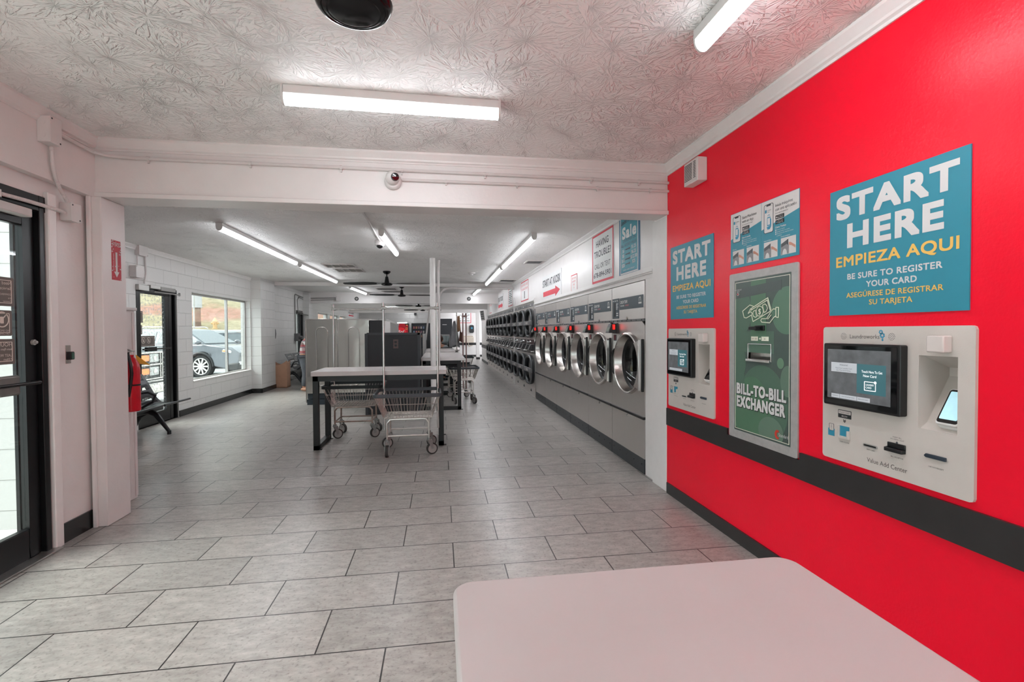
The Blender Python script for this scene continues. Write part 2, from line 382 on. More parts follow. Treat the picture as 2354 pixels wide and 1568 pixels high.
# cross wall between the rooms, seen from outside through the door, its jamb posts and the beam over the opening
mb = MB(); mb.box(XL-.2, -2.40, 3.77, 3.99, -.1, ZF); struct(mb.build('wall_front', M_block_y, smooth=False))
mb = MB(); mb.box(-2.40, -2.315, 3.735, 3.99, 0, 2.297); mb.box(-2.40, -2.372, 3.715, 3.735, 0, 2.70)
struct(mb.build('trim_1', M_white, bevel=.006))
mb = MB(); mb.box(-2.40, XR, 3.765, 3.975, 2.315, ZF+.05); mb.box(-2.40, XR, 3.745, 3.975, 2.297, 2.330)
struct(mb.build('beam', M_white, bevel=.004))
mb = MB(); mb.box(XR-.004, XM+.3, 3.78, 4.05, 0, 2.297); mb.box(XM+.004, XM+.3, 4.05, 4.262, 0, 1.86)
struct(mb.build('trim_2', M_whitetrim, bevel=.004))
# crown moulding profiles
def crown(mb, p, q, nrm, h=.085, d=.05):
    p, q, nrm = Vector(p), Vector(q), Vector(nrm)
    prof = [(0, 0), (d, 0), (d, -.015), (d*.75, -.03), (d*.45, -.05), (d*.4, -.062), (d*.16, -.07), (d*.16, -h), (0, -h)]
    k = len(prof); vs_ = [e+nrm*a+Vector((0, 0, b)) for e in (p, q) for a, b in prof]
    mb.add(vs_, [(i, (i+1) % k, k+(i+1) % k, k+i) for i in range(k)]+[tuple(range(k)), tuple(range(k, 2*k))[::-1]])
mb = MB(); crown(mb, (XR, -2.6, ZF), (XR, YB, ZF), (-1, 0, 0)); struct(mb.build('trim_3', M_whitetrim, smooth=False))
mb = MB(); crown(mb, (-2.37, 3.765, ZF), (XR, 3.765, ZF), (0, -1, 0), .08, .045); struct(mb.build('trim_4', M_white, smooth=False))
mb = MB(); crown(mb, (XLF+.055, -2.6, ZF), (XLF+.055, 3.745, ZF), (1, 0, 0), .08, .05); struct(mb.build('trim_5', M_white, smooth=False))
# black chair rail on the red wall, notched round the exchanger; baseboards
mb = MB(); mb.box(XR-.014, XR, 2.905, YB, .568, .708); mb.box(XR-.014, XR, 2.262, 2.905, .568, .668); mb.box(XR-.014, XR, -2.6, 2.262, .568, .708)
struct(mb.build('trim_6', M_black, smooth=False))
block('baseboard_right', M_black, XR-.012, XR, -2.6, YB, 0, .088)
block('baseboard_left', M_base, XLF, XLF+.012, 3.452, 3.735, 0, .125)
block('trim_7', M_whitetrim, XLF, XLF+.03, 3.385, 3.45, 0, 2.225, bevel=.006)

# far room
mb = MB(); holes(mb, XL-.2, XL, 3.99, 27, -.1, ZC+.03, [(7.40, 8.46, 0, 2.035), (8.93, 11.47, .515, 2.05), (14.9, 15.62, 0, 1.95), (17.45, 19.1, .8, 2.04), (19.27, 20.9, .8, 2.04), (21.1, 22.6, .8, 2.04)])
mb.box(XL, -3.97, 11.5, 12.42, 0, ZC); mb.box(XL, -4.0, 15.62, 16.1, 0, ZC)
struct(mb.build('wall_left', M_block_x, smooth=False))
mb = MB()
for y0, y1 in ((8.46, 11.49), (12.43, 14.88), (16.1, 26)): mb.box(XL, XL+.012, y0, y1, 0, .10)
mb.box(XL, -3.958, 11.488, 11.5, 0, .10); mb.box(-3.97, -3.958, 11.488, 12.43, 0, .10)
struct(mb.build('baseboard_left', M_base, smooth=False))
mb = MB(); mb.box(XM, 2.7, 4.05, 9.50, 1.822, ZC); mb.box(XM, 2.7, 9.50, 19.42, 1.93, ZC+.03); mb.box(XM, 2.7, 19.42, 22.3, 0, ZC+.03)
mb.box(2.62, 2.7, 3.98, 19.5, 0, 1.95)
struct(mb.build('wall_right', M_white, smooth=False))
# cap mouldings over the machines
def rail(mb, y0, y1, z):
    for dz0, dz1, d in ((0, .012, .016), (.012, .032, .03), (.032, .045, .02), (.045, .06, .012)): mb.box(XM-d, XM+.01, y0, y1, z+dz0, z+dz1)
mb = MB(); rail(mb, 4.05, 9.52, 1.862); struct(mb.build('trim_8', M_whitetrim, smooth=False))
mb = MB(); rail(mb, 9.55, 12.2, 1.952); mb.box(XM-.02, XM+.01, 9.50, 9.56, 1.80, 2.012); rail(mb, 12.3, 19.4, 1.952); mb.box(XM-.02, XM+.01, 12.17, 12.31, 0, 2.2)
struct(mb.build('trim_9', M_whitetrim, smooth=False))
mb = MB(); crown(mb, (XM, 4.0, ZC), (XM, 12.5, ZC), (-1, 0, 0), .07, .04); crown(mb, (XL, 4.0, ZC), (XL, 11.5, ZC), (1, 0, 0), .05, .03)
struct(mb.build('trim_10', M_whitetrim, smooth=False))
for y0, y1, zb in ((12.45, 12.62, 2.493), (15.8, 16.0, 2.255), (19.75, 19.95, 2.255), (23.3, 23.5, 2.25)):
    block('beam', M_white, XL, XM+.1, y0, y1, zb, ZC+.05)
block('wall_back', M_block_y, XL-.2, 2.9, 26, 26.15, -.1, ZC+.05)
# right end of the back wall: plain white with a black dado stripe and base, and a square white post
mb = MB(); mb.box(-.05, 2.7, 25.9, 26, 0, ZC); struct(mb.build('wall_back', M_white, smooth=False))
mb = MB(); mb.box(.6, 2.7, 25.885, 25.9, .62, .75); mb.box(.6, 2.7, 25.885, 25.9, 0, .1); struct(mb.build('trim_11', M_black, smooth=False))
mb = MB(); mb.box(1.69, 1.86, 23.3, 23.5, .1, 2.26); struct(mb.build('column', M_whitetrim, bevel=.01))
mb = MB(); mb.box(1.685, 1.865, 23.295, 23.505, 0, .1); mb.box(XM-.012, XM, 19.42, 22.3, 0, .1); mb.box(XM-.014, XM, 19.42, 22.3, .62, .76); struct(mb.build('trim_12', M_black, smooth=False))
# threshold strips
M_alu = mat('brushed aluminium', 'b6b3b0', .35, .9, var=.08)
block('trim_13', M_alu, XLF-.14, XLF+.06, 2.3, 3.40, 0, .012, bevel=.004)

# half-height white panelled partition behind the left jamb
mb = MB(); mb.box(-2.9, -2.482, 3.995, 4.37, 0, 1.535); mb.box(-2.92, -2.468, 3.995, 4.385, 1.535, 1.56)
mb.box(-2.483, -2.474, 4.0, 4.03, .02, 1.52); mb.box(-2.483, -2.474, 4.335, 4.365, .02, 1.52)
struct(mb.build('partition', M_white, bevel=.004))

# ------------------------------------------------------------------ doors and windows (part of the setting)
M_decal = mat('brown vinyl notice', '6b625c', .5, var=.04)
M_cream = mat('cream print', 'd8cfc4', .6, var=0)
M_chrome = mat('chrome', 'd2d0ce', .12, 1., var=0)
M_silver = mat('silver painted metal', 'b9b7b4', .35, .5, var=.03)
def notice(par, M, w, h, lines, mirror=True, icon=None):
    """a vinyl notice stuck on the outside of the glass, read from behind"""
    mb = MB(); mb.ext(rrect(-w/2, w/2, -h/2, h/2, .01), 0, .002); o = mb.build('notice_decal', M_decal, par, M=M, smooth=False)
    t = MB(); b = .016
    t.ring(rrect(-w/2+b, w/2-b, -h/2+b, h/2-b, .004), rrect(-w/2+b+.004, w/2-b-.004, -h/2+b+.004, h/2-b-.004, .003), .002, .0028)
    if icon:
        for (u, v, r) in icon:
            t.ring(ellp(u, v, r, r, 28), ellp(u, v, r*.86, r*.86, 28), .002, .0028); strokes(t, [(u-r*.6, v+r*.6), (u+r*.6, v-r*.6)], r*.13, .002, .0028)
            t.ext(rrect(u-r*.25, u+r*.25, v-r*.5, v+r*.35, r*.08), .002, .0026)
    for tx, v, hh, *_k in lines: put_text(t, tx, -w/2+.02 if mirror else 0, v, hh, n=.0028, align='l' if mirror else 'c')
    if mirror: t.v = [(-x, y, z) for x, y, z in t.v]; t.f = [f[::-1] for f in t.f]
    t.build('lettering', M_cream, o, smooth=False, weld=False)
    return o
# door_1 : near-room glass door (opening y 2.30-3.40 in the wall x=-2.42)
d = struct(bpy.data.objects.new('door_1', None)); COL.objects.link(d); d.matrix_world = fr_left(XLF, 2.30, 0)
mb = MB(); mb.box(0, .035, 0, 2.19, -.15, .012); mb.box(1.035, 1.075, 0, 2.19, -.15, .014); mb.box(1.075, 1.10, 0, 2.19, -.15, -.02); mb.box(0, 1.10, 2.095, 2.19, -.15, .012)
mb.build('door_frame', M_blackmetal, d, bevel=.004)
mb = MB(); mb.box(.035, .11, .012, 2.09, -.055, -.012); mb.box(.945, 1.028, .012, 2.09, -.055, -.012); mb.box(.11, .945, 1.99, 2.09, -.055, -.012); mb.box(.11, .945, .012, .19, -.055, -.012)
leaf = mb.build('door_leaf', M_blackmetal, d, bevel=.006)
MB().box(.11, .945, .19, 1.99, -.036, -.03).build('pane', M_pane, leaf, smooth=False)
mb = MB(); mb.cyl((.07, 1.06, .03), (.99, 1.06, .03), .011); mb.cyl((.07, 1.06, -.02), (.07, 1.06, .03), .012); mb.cyl((.99, 1.06, -.02), (.99, 1.06, .03), .012)
bar = mb.build('push_bar', M_blackmetal, leaf)
mb = MB(); mb.box(.25, .86, 1.0, 1.115, -.006, .028); mb.build('push_plate', mat('grey push paddle', '8d8a87', .3, .6, var=.1), leaf, bevel=.012)
mb = MB(); mb.cyl((1.0, 1.30, -.015), (1.0, 1.30, .0), .017); mb.cyl((1.0, 1.30, .0), (1.0, 1.30, .012), .009); mb.build('lock_cylinder', M_silver, leaf)
mb = MB(); mb.box(.45, .94, 2.035, 2.085, -.012, .05); cl = mb.build('door_closer', mat('white closer cover', 'c9c5c3', .4, var=.03), d, bevel=.006)
notice(leaf, Matrix.Translation((.795, 1.592, -.029)), .21, .165, [('Need', .05, .02), ('Service', .02, .018), ('COMMERCIAL', -.015, .011), ('216', -.036, .010), ('Commer', -.054, .011)])
notice(leaf, Matrix.Translation((.787, 1.413, -.029)), .19, .145, [('NO SMOKING', -.043, .012), ('OR CANDLES', -.06, .011)], icon=[(-.03, .02, .045)])
notice(leaf, Matrix.Translation((.786, 1.25, -.029)), .22, .145, [('HOURS', .042, .024), ('6am-9pm', .015, .014), ('LAST WASH', -.02, .016), ('7:30pm', -.043, .014)])
# unseen storefront windows beside and behind the camera, added to bring in daylight
def window(n, M, w, h, deep, mulls=(), trans=None, fr=.045, m=None):
    o = struct(bpy.data.objects.new('window_%d' % n, None)); COL.objects.link(o); o.matrix_world = M
    mb = MB(); m = m or M_alu
    mb.box(0, w, 0, fr, -deep-.05, -deep); mb.box(0, w, h-fr, h, -deep-.05, -deep); mb.box(0, fr, fr, h-fr, -deep-.05, -deep); mb.box(w-fr, w, fr, h-fr, -deep-.05, -deep)
    for u in mulls: mb.box(u-fr*.5, u+fr*.5, fr, h-fr, -deep-.05, -deep)
    mb.build('window_frame', m, o, bevel=.004)
    MB().box(fr*.5, w-fr*.5, fr*.5, h-fr*.5, -deep-.03, -deep-.024).build('pane', M_pane, o, smooth=False)
    return o
window(1, fr_left(XLF, -2.3, .12), 4.4, 2.07, .06, (1.47, 2.93), m=M_blackmetal)  # added beside the camera so daylight fills the near room
window(7, Matrix(((-1, 0, 0, 1.6), (0, 0, 1, -2.6), (0, 1, 0, .12), (0, 0, 0, 1))), 3.8, 2.1, .06, (1.27, 2.53), m=M_blackmetal)  # added behind the camera, out of view, as a daylight source
o = window(2, fr_left(XL, 8.93, .515), 2.54, 1.535, .10, (1.62,), fr=.035)
MB().box(0, 2.54, 0, .018, -.10, .012).build('window_sill', M_whitetrim, o, bevel=.003)
for k, (a, b) in enumerate(((17.45, 19.1), (19.27, 20.9), (21.1, 22.6))):
    window(3+k, fr_left(XL, a, .8), b-a, 1.24, .08, fr=.04)
# door_2 : far-room glass door in the left wall
d = struct(bpy.data.objects.new('door_2', None)); COL.objects.link(d); d.matrix_world = fr_left(XL, 7.40, 0)
mb = MB(); mb.box(.0, .04, 0, 2.03, -.14, .0); mb.box(1.0, 1.04, 0, 2.03, -.14, .0); mb.box(.95, 1.0, 0, 2.03, -.14, -.05); mb.box(0, 1.06, 1.965, 2.03, -.14, 0)
mb.build('door_frame', M_blackmetal, d, bevel=.004)
mb = MB(); mb.box(.04, .13, .01, 1.96, -.06, -.015); mb.box(.75, .84, .01, 1.96, -.06, -.015); mb.box(.86, .94, .01, 1.96, -.06, -.02); mb.box(.13, .75, 1.92, 1.96, -.06, -.015); mb.box(.13, .75, .01, .18, -.06, -.015)
leaf = mb.build('door_leaf', M_blackmetal, d, bevel=.005)
MB().box(.13, .75, .18, 1.92, -.04, -.034).build('pane', M_pane_dirty, leaf, smooth=False)
mb = MB(); mb.cyl((.09, 1.12, .03), (.80, 1.12, .03), .011); mb.cyl((.80, 1.12, -.02), (.80, 1.12, .03), .012); mb.box(.18, .42, 1.09, 1.15, 0, .035)
mb.build('push_bar', M_blackmetal, leaf)
notice(leaf, Matrix.Translation((.07, 1.585, -.033)), .28, .165, [('Need', .05, .02), ('Service', .02, .018), ('COMMERCIAL', -.015, .011), ('216', -.036, .010), ('Commer', -.054, .011)], mirror=False)
notice(leaf, Matrix.Translation((.10, 1.40, -.033)), .18, .13, [('NO SMOKING', -.05, .011)], mirror=False, icon=[(0, .015, .04)])
notice(leaf, Matrix.Translation((.24, 1.235, -.033)), .50, .155, [], mirror=False, icon=[(-.16, .012, .045), (-.03, .012, .045), (.10, .012, .045)])
mb = MB(); mb.box(0, .24, 1.955, 2.035, 0, .045); mb.box(.27, .52, 2.0, 2.05, .005, .05)
mb.build('door_operator', M_silver, d, bevel=.004)
mb = MB(); mb.box(.52, .92, 1.985, 2.045, .005, .055); mb.bar((.35, 1.955, .05), (1.02, 1.955, .07), .018, .014); mb.cyl((1.02, 1.94, .06), (1.02, 1.99, .06), .014)
mb.build('door_closer', mat('grey closer', '8f8c89', .4, .6, var=.05), d, bevel=.004)
# door_3 : second glass door further down the left wall
d = struct(bpy.data.objects.new('door_3', None)); COL.objects.link(d); d.matrix_world = fr_left(XL, 14.9, 0)
mb = MB(); mb.box(0, .03, 0, 1.95, -.14, 0); mb.box(.60, .72, 0, 1.95, -.14, .01); mb.box(0, .72, 1.90, 1.95, -.14, 0); mb.build('door_frame', M_blackmetal, d)
mb = MB(); mb.box(.03, .09, .01, 1.9, -.06, -.015); mb.box(.42, .60, .01, 1.9, -.06, -.015); mb.box(.09, .42, .01, .2, -.06, -.015); leaf = mb.build('door_leaf', M_blackmetal, d)
MB().box(.09, .42, .2, 1.9, -.04, -.034).build('pane', M_pane, leaf, smooth=False)
mb = MB(); mb.box(.02, .5, 1.93, 2.0, 0, .05); mb.bar((.1, 1.9, .06), (.78, 1.88, .16), .02, .014); mb.build('door_closer', mat('dark closer', '5a5856', .4, .6, var=.05), d, bevel=.004)
# door_4 : dark door with a white casing in the back wall
d = struct(bpy.data.objects.new('door_4', None)); COL.objects.link(d); d.matrix_world = fr_front(-.1, 25.9, 0)
mb = MB(); mb.box(-.1, 0, 0, 2.12, -.02, .02); mb.box(.7, .80, 0, 2.12, -.02, .02); mb.box(0, .7, 2.03, 2.12, -.02, .02); mb.build('door_casing', M_whitetrim, d, bevel=.006)
mb = MB(); mb.box(0, .7, .01, 2.03, -.02, .008); leaf = mb.build('door_leaf', mat('charcoal door paint', '2b2c30', .4, var=.05), d)
MB().box(.19, .42, 1.70, 1.735, .008, .012).build('name_plate', M_silver, leaf)
mb = MB(); mb.cyl((.64, 1.0, .008), (.64, 1.0, .06), .012); mb.ell((.64, 1.0, .07), .03, .03, .03); mb.build('door_handle', M_silver, leaf)
block('window_6', mat('glowing pane for daylight', 'eef2f4', .6, var=0, emit='f2f6fa', estr=1.6), -2.25, -1.75, 25.985, 26.0, 1.55, 1.83)  # pane glows by itself in place of daylight; the wall behind is solid

# ------------------------------------------------------------------ lamps on the ceilings
def lens_mat(name, st):
    """glowing diffuser, brightest underneath and dimmer toward its sides"""
    m, nt, P, N, L = nodes(name); g = N('NewGeometry'); s = N('SeparateXYZ'); L(g.outputs['True Normal'], s.inputs[0])
    mr = N('MapRange'); mr.inputs[1].default_value = -.15; mr.inputs[2].default_value = -1.0; mr.inputs[3].default_value = st*.10; mr.inputs[4].default_value = st*1.2; L(s.outputs[2], mr.inputs[0])
    P.inputs['Base Color'].default_value = (.9, .9, .9, 1); P.inputs['Emission Color'].default_value = lin('f6faff'); L(mr.outputs[0], P.inputs['Emission Strength']); return m
M_lens = lens_mat('lit lamp lens', LAMP*.85); M_lens2 = lens_mat('lit lamp lens, far room', LAMP*.82)
M_lampbody = mat('white lamp channel', 'dcdad8', .4, var=.02)
def lamp(label, p, q, w=.068, h=.092, near=False):
    """surface tube light from p to q (points on the ceiling); half-round lens below a channel"""
    p, q = Vector(p), Vector(q); L = (q-p).length; d = (q-p).normalized()
    M = Matrix(((d.x, d.y, 0, p.x), (d.y, -d.x, 0, p.y), (0, 0, -1, p.z), (0, 0, 0, 1)))   # x along, y across, z down
    t = thing('ceiling_light', label, 'ceiling light', M, 'tube lights on the ceilings')
    mb = MB(); mb.box(.004, L-.004, -w/2, w/2, 0, h*.48); mb.build('lamp_channel', M_lampbody, t, bevel=.004)
    prof = [(w/2*cos(R(a)), h*.48+(h*.52)*sin(R(a))) for a in range(0, 181, 15)]
    k = len(prof); mb = MB()
    mb.add([(x, y, z) for x in (.012, L-.012) for y, z in prof], [(i, i+1, k+i+1, k+i) for i in range(k-1)]+[(k-1, 0, k, 2*k-1), tuple(range(k)), tuple(range(k, 2*k))])
    mb.build('lamp_lens', M_lens if near else M_lens2, t)
    for x in (.0, L-.012):
        mb = MB(); mb.box(x, x+.012, -w/2, w/2, 0, h*.5); mb.add([(xx, y, z) for xx in (x, x+.012) for y, z in prof], [(i, i+1, k+i+1, k+i) for i in range(k-1)]+[(k-1, 0, k, 2*k-1), tuple(range(k)), tuple(range(k, 2*k))])
        mb.build('end_cap', M_lampbody, t)
    return t
lamp('tube light on the near ceiling, set crosswise before the beam', (-.848, 2.835, ZF), (.358, 2.865, ZF), .075, .1, True)
lamp('tube light on the near ceiling running beside the red wall', (1.175, 2.06, ZF), (1.175, -.6, ZF), .075, .1, True)
lamp('long tube light nearest the windows, first in the far room', (-2.42, 5.79, ZC), (-2.40, 8.60, ZC))
lamp('tube light second along the window side of the far room', (-2.41, 8.87, ZC), (-2.38, 11.67, ZC))
lamp('short tube light beside the ceiling dome camera', (-.69, 5.93, ZC), (-.645, 7.44, ZC))
lamp('long tube light nearest above the washers', (1.163, 5.94, ZC), (1.14, 8.76, ZC))
lamp('tube light second along the machine side of the far room', (1.13, 8.94, ZC), (1.13, 11.95, ZC))
lamp('curved-looking tube light beyond the shallow beam, window side', (-2.39, 13.45, ZC+.03), (-2.30, 15.6, ZC+.03))
lamp('tube light beyond the shallow beam above the dryers', (1.11, 13.3, ZC+.03), (1.07, 15.7, ZC+.03))
for y in (17.0, 20.6, 24.0):
    for x, side in ((-1.6, 'left'), (1.0, 'right')):
        lamp('tube light in the back bay at depth %d, %s side' % (y, side), (x, y, ZC+.03), (x, y+1.9, ZC+.03))
# ------------------------------------------------------------------ washers
M_steel = brushed('brushed stainless steel', 'e2ddd9', .36, (60, 1.5, 60))
M_steel2 = brushed('brushed stainless door ring', 'c6c1bd', .27, (8, 8, 8), wavy=0)
M_ctrl = mat('slate blue control label', '45525b', .35, var=.03)
M_print = mat('white print', 'e6e6e4', .6, var=0)
M_redprint = mat('red print', 'c22b3a', .6, var=0)
M_grey = mat('mid grey trim', '6f6f70', .4, .3, var=.06)
M_dark = mat('dark grey rubber', '232427', .5, var=.1)
M_blk = mat('black plastic', '131315', .35, var=.1)
M_redlight = mat('red indicator light', 'ff2a20', .3, var=0, emit='ff1a14', estr=.3)
M_drum = mat('dark drum steel', '3a3b3d', .35, .8, var=.1)
M_glass = glass_mat('machine door glass', 'dfe4e6', .07)
M_kick = mat('dark grey kick plate', '3a3d40', .42, .3, var=.08)
WW, WH = .8683, 1.815
def make_washer():
    t = thing('washing_machine', '', 'washing machine', fr_right(XM, 4.262+WW, 0), 'front-load washers in the machine wall')
    W = WW-.006
    cu, cv, ru, rv = .485, 1.022, .345, .305
    mb = MB()                                     # front panel with the door opening, and the carcass behind
    mb.ext(rrect(.003, W, 1.462, WH, .002, 1), -.02, .0)
    n = 48; outer = []
    for i in range(n):                            # square outline sampled at the same angles as the hole
        a = 2*pi*i/n; c_, s_ = cos(a), sin(a); du = (W-cu) if c_ > 0 else (cu-.003); dv = (1.438-cv) if s_ > 0 else (cv-.535)
        k = min(du/abs(c_) if abs(c_) > 1e-6 else 9, dv/abs(s_) if abs(s_) > 1e-6 else 9); outer.append((cu+k*c_, cv+k*s_))
    mb.ring(outer, ellp(cu, cv, ru*.93, rv*.93, n), -.02, 0)
    for a in ((.003, .535), (W, .535), (W, 1.438), (.003, 1.438)): pass
    mb.ext(rrect(.003, W, .142, .515, .002, 1), -.02, .0)
    mb.box(.003, .02, .1, WH, -.62, -.02); mb.box(W-.018, W, .1, WH, -.62, -.02); mb.box(.003, W, WH-.02, WH, -.62, -.02); mb.box(.003, W, .1, WH, -.63, -.62)
    mb.build('body', M_steel, t, smooth=False)
    mb = MB(); mb.box(.003, W, 1.438, 1.462, -.02, .006); st = mb.build('upper_strip', M_grey, t, bevel=.002)
    mb = MB()
    for i in range(7): mb.cyl((.06+i*.125, 1.45, .004), (.06+i*.125, 1.45, .010), .006, n=8)
    mb.build('screw', M_dark, st)
    mb = MB(); mb.box(.003, W, .512, .538, -.02, .014); mb.build('lower_strip', M_blk, t, bevel=.003)
    mb = MB(); mb.box(.003, W, .0, .138, -.05, .002); kp = mb.build('kick_plate', M_kick, t, bevel=.002)
    mb = MB()
    for i in range(5): mb.cyl((.06+i*.185, .085, .0), (.06+i*.185, .085, .007), .006, n=8)
    mb.build('screw', M_dark, kp)
    # control label, wide and narrow
    mb = MB(); mb.ext(rrect(.232, .835, 1.567, 1.688, .004), 0, .003); cp = mb.build('control_label', M_ctrl, t, smooth=False)
    tm = MB(); put_text(tm, 'DEXTER', .355, 1.645, .030, w=.19, bold=.03, n=.004, shear=.2); put_text(tm, 'WASHER', .315, 1.607, .016, w=.11, bold=.02, n=.004)
    strokes(tm, [(.745, 1.632), (.745, 1.665), (.775, 1.668), (.785, 1.632)], .008, .003, .004); tm.ext(rrect(.73, .80, 1.605, 1.622, .002), .003, .004)
    tm.build('lettering', M_print, cp, smooth=False, weld=False)
    tm = MB(); put_text(tm, 'EXPRESS', .44, 1.607, .016, w=.10, bold=.02, n=.004, shear=.3); tm.build('lettering', mat('pink print', 'e08a8f', .6, var=0), cp, smooth=False, weld=False)
    mb = MB(); mb.ext(rrect(.022, .215, 1.478, 1.692, .004), 0, .003); np_ = mb.build('program_label', M_ctrl, t, smooth=False)
    mb = MB(); mb.box(.075, .115, 1.50, 1.65, .0, .006); mb.build('display', M_blk, np_)
    tm = MB()
    for i in range(3): tm.ext(rrect(.04+i*.055, .07+i*.055, 1.663, 1.674, .001), .003, .004)
    for i in range(6): tm.ext(rrect(.13, .195-.01*(i % 3), 1.635-i*.012, 1.64-i*.012, .001), .003, .004)
    for i in range(2): tm.ext(rrect(.14, .195, 1.505+i*.022, 1.518+i*.022, .001), .003, .004)
    tm.build('lettering', M_print, np_, smooth=False, weld=False)
    # card reader with its red lamp
    mb = MB(); mb.ext([(.06, 1.318), (.205, 1.318), (.185, 1.43), (.08, 1.43)], 0, .02)
    mb.add([(.07, 1.325, .02), (.195, 1.325, .02), (.195, 1.325, .105), (.07, 1.325, .105), (.085, 1.425, .02), (.18, 1.425, .02), (.18, 1.425, .07), (.085, 1.425, .07)],
           [(0, 1, 2, 3), (4, 7, 6, 5), (0, 4, 5, 1), (1, 5, 6, 2), (2, 6, 7, 3), (3, 7, 4, 0)])
    cr = mb.build('card_reader', M_blk, t, bevel=.004)
    mb = MB(); mb.ext(rrect(.178, .200, 1.362, 1.415, .009), .040, .062); mb.build('indicator_light', M_redlight, cr)
    mb = MB(); mb.add([(.09, 1.345, .1025), (.175, 1.345, .1025), (.175, 1.385, .0885), (.09, 1.385, .0885)], [(0, 1, 2, 3)]); mb.build('reader_screen', mat('grey lcd', '8c9488', .25, var=.05), cr, smooth=False)
    mb = MB(); mb.ext(rrect(.055, .135, 1.24, 1.305, .003), 0, .003); lb = mb.build('price_label', mat('black label', '1c1b1e', .5, var=0), t, smooth=False)
    tm = MB()
    for i in range(3): tm.ext(rrect(.065, .125, 1.252+i*.017, 1.262+i*.017, .001), .003, .0038)
    tm.build('lettering', mat('dark red print', '8f2a34', .6, var=0), lb, smooth=False)
    for (a, b) in ((.45, 1.475), (.45, .49)):
        mb = MB(); mb.cyl((a, b, 0), (a, b, .012), .013, n=14); mb.build('lock', M_chrome, t)
    # door : flange ring, funnel, glass bowl, gasket, hinge plate, handle
    mb = MB(); prof = [(1.0, .0), (1.02, .012), (1.0, .036), (.965, .042), (.935, .036), (.915, .012), (.875, -.038), (.86, -.046)]
    mb.lathe([(r, h) for r, h in prof], 56, ru, rv, (cu, cv)); mb.f = [f for f in mb.f if len(f) == 4]
    mb.mi = [0]*len(mb.f); dr = mb.build('door', M_steel2, t, weld=False)
    mb = MB(); mb.lathe([(.865, -.040), (.845, -.046), (.815, -.052), (.80, -.06)], 56, ru, rv, (cu, cv)); mb.f = [f for f in mb.f if len(f) == 4]; mb.mi = [0]*len(mb.f); mb.build('gasket', M_blk, dr)
    mb = MB(); mb.lathe([(.82, -.052), (.74, -.074), (.5, -.10), (.2, -.112), (0.0001, -.114)], 40, ru, rv, (cu, cv)); mb.f = [f for f in mb.f if len(f) == 4]; mb.mi = [0]*len(mb.f); mb.build('door_glass', M_glass, dr)
    mb = MB(); mb.ext([(cu+ru*.945*cos(R(a)), cv+rv*.945*sin(R(a))) for a in range(46, -47, -4)]+[(.845, .79), (.845, 1.255)], .042, .050); hp = mb.build('hinge_plate', M_steel, dr, bevel=.003)
    mb = MB(); mb.box(.848, .860, .775, 1.27, .004, .03); mb.build('hinge_post', M_blk, dr, bevel=.004)
    mb = MB(); mb.box(.836, .850, .785, 1.262, .01, .058)
    mb.build('hinge_rail', M_chrome, dr, bevel=.003)
    mb = MB(); mb.tube([(.155, 1.15, .03), (.125, 1.12, .04), (.118, 1.06, .045), (.118, .98, .045), (.125, .92, .04), (.155, .89, .03)], [.012, .016, .012, .012, .016, .012], 8); mb.build('handle', M_blk, dr)
    # drum behind the glass
    mb = MB(); mb.lathe([(.79, -.06), (.95, -.08), (.95, -.50), (.0001, -.51)], 40, ru, rv, (cu, cv)); mb.f = [f for f in mb.f if len(f) == 4]; mb.mi = [0]*len(mb.f); mb.build('drum', M_drum, t)
    mb = MB()
    for k in range(3):
        a = pi/2+2*pi*k/3; mb.bar((cu+cos(a)*ru*.85, cv+sin(a)*rv*.85, -.12), (cu+cos(a)*ru*.85, cv+sin(a)*rv*.85, -.48), .05, .05)
    mb.build('drum_fin', M_steel, t, bevel=.01)
    return t
W0 = make_washer()
wl = ['washing machine nearest the white jamb, purple and white laundry inside', 'second washing machine from the white jamb, pale laundry inside', 'third washing machine from the white jamb, dark laundry inside',
      'fourth washing machine from the white jamb, pale green laundry inside', 'fifth washing machine from the white jamb, dark red laundry inside', 'washing machine farthest from the jamb, beside the stacked dryers']
W0['label'] = wl[0]
for i in range(1, 6): dup(W0, M=fr_right(XM, 4.262+WW*(i+1), 0), label=wl[i])
# laundry lying in the drums
def cloth_lump(name, label, m, y, z, dx, s, seed, group=None):
    rnd = random.Random(seed); ph = [rnd.uniform(0, 6) for _ in range(8)]
    def fn(d): return 1+.16*sin(5*d.x+ph[0])*cos(4*d.z+ph[1])+.12*sin(9*d.y+ph[2]+3*d.z)+.07*sin(15*d.z+ph[3]+4*d.x)
    mb = MB(); mb.ell((0, 0, 0), s[0], s[1], s[2], 28, 18, fn)
    o = mb.build(name, m); o.location = (XM+dx, y, z); tag(o, label, 'laundry'); return o
def fabric(n, c): return mat(n, c, .9, var=.12, vscale=9, bump=.004, bscale=22)
def wy(i, u): return 4.262+WW*(i+1)-u
cloth_lump('laundry', 'dark purple garment bunched in the nearest washer drum', fabric('purple cloth', '4a4450'), wy(0, .45), 1.02, .25, (.11, .11, .19), 3)
cloth_lump('laundry', 'white cloth at the bottom of the nearest washer drum', fabric('white cloth', 'd5d8d6'), wy(0, .62), .92, .24, (.11, .12, .15), 5)
cloth_lump('laundry', 'pale cream cloth in the second washer drum', fabric('cream cloth', 'cfc4b6'), wy(1, .6), .88, .24, (.11, .15, .10), 8)
cloth_lump('laundry', 'dark bundle of clothes in the third washer drum', fabric('dark cloth', '2b3036'), wy(2, .58), .99, .25, (.11, .15, .17), 9)
cloth_lump('laundry', 'pale green towel in the fourth washer drum', fabric('pale green cloth', '8fa59e'), wy(3, .55), 1.0, .25, (.11, .16, .20), 12)
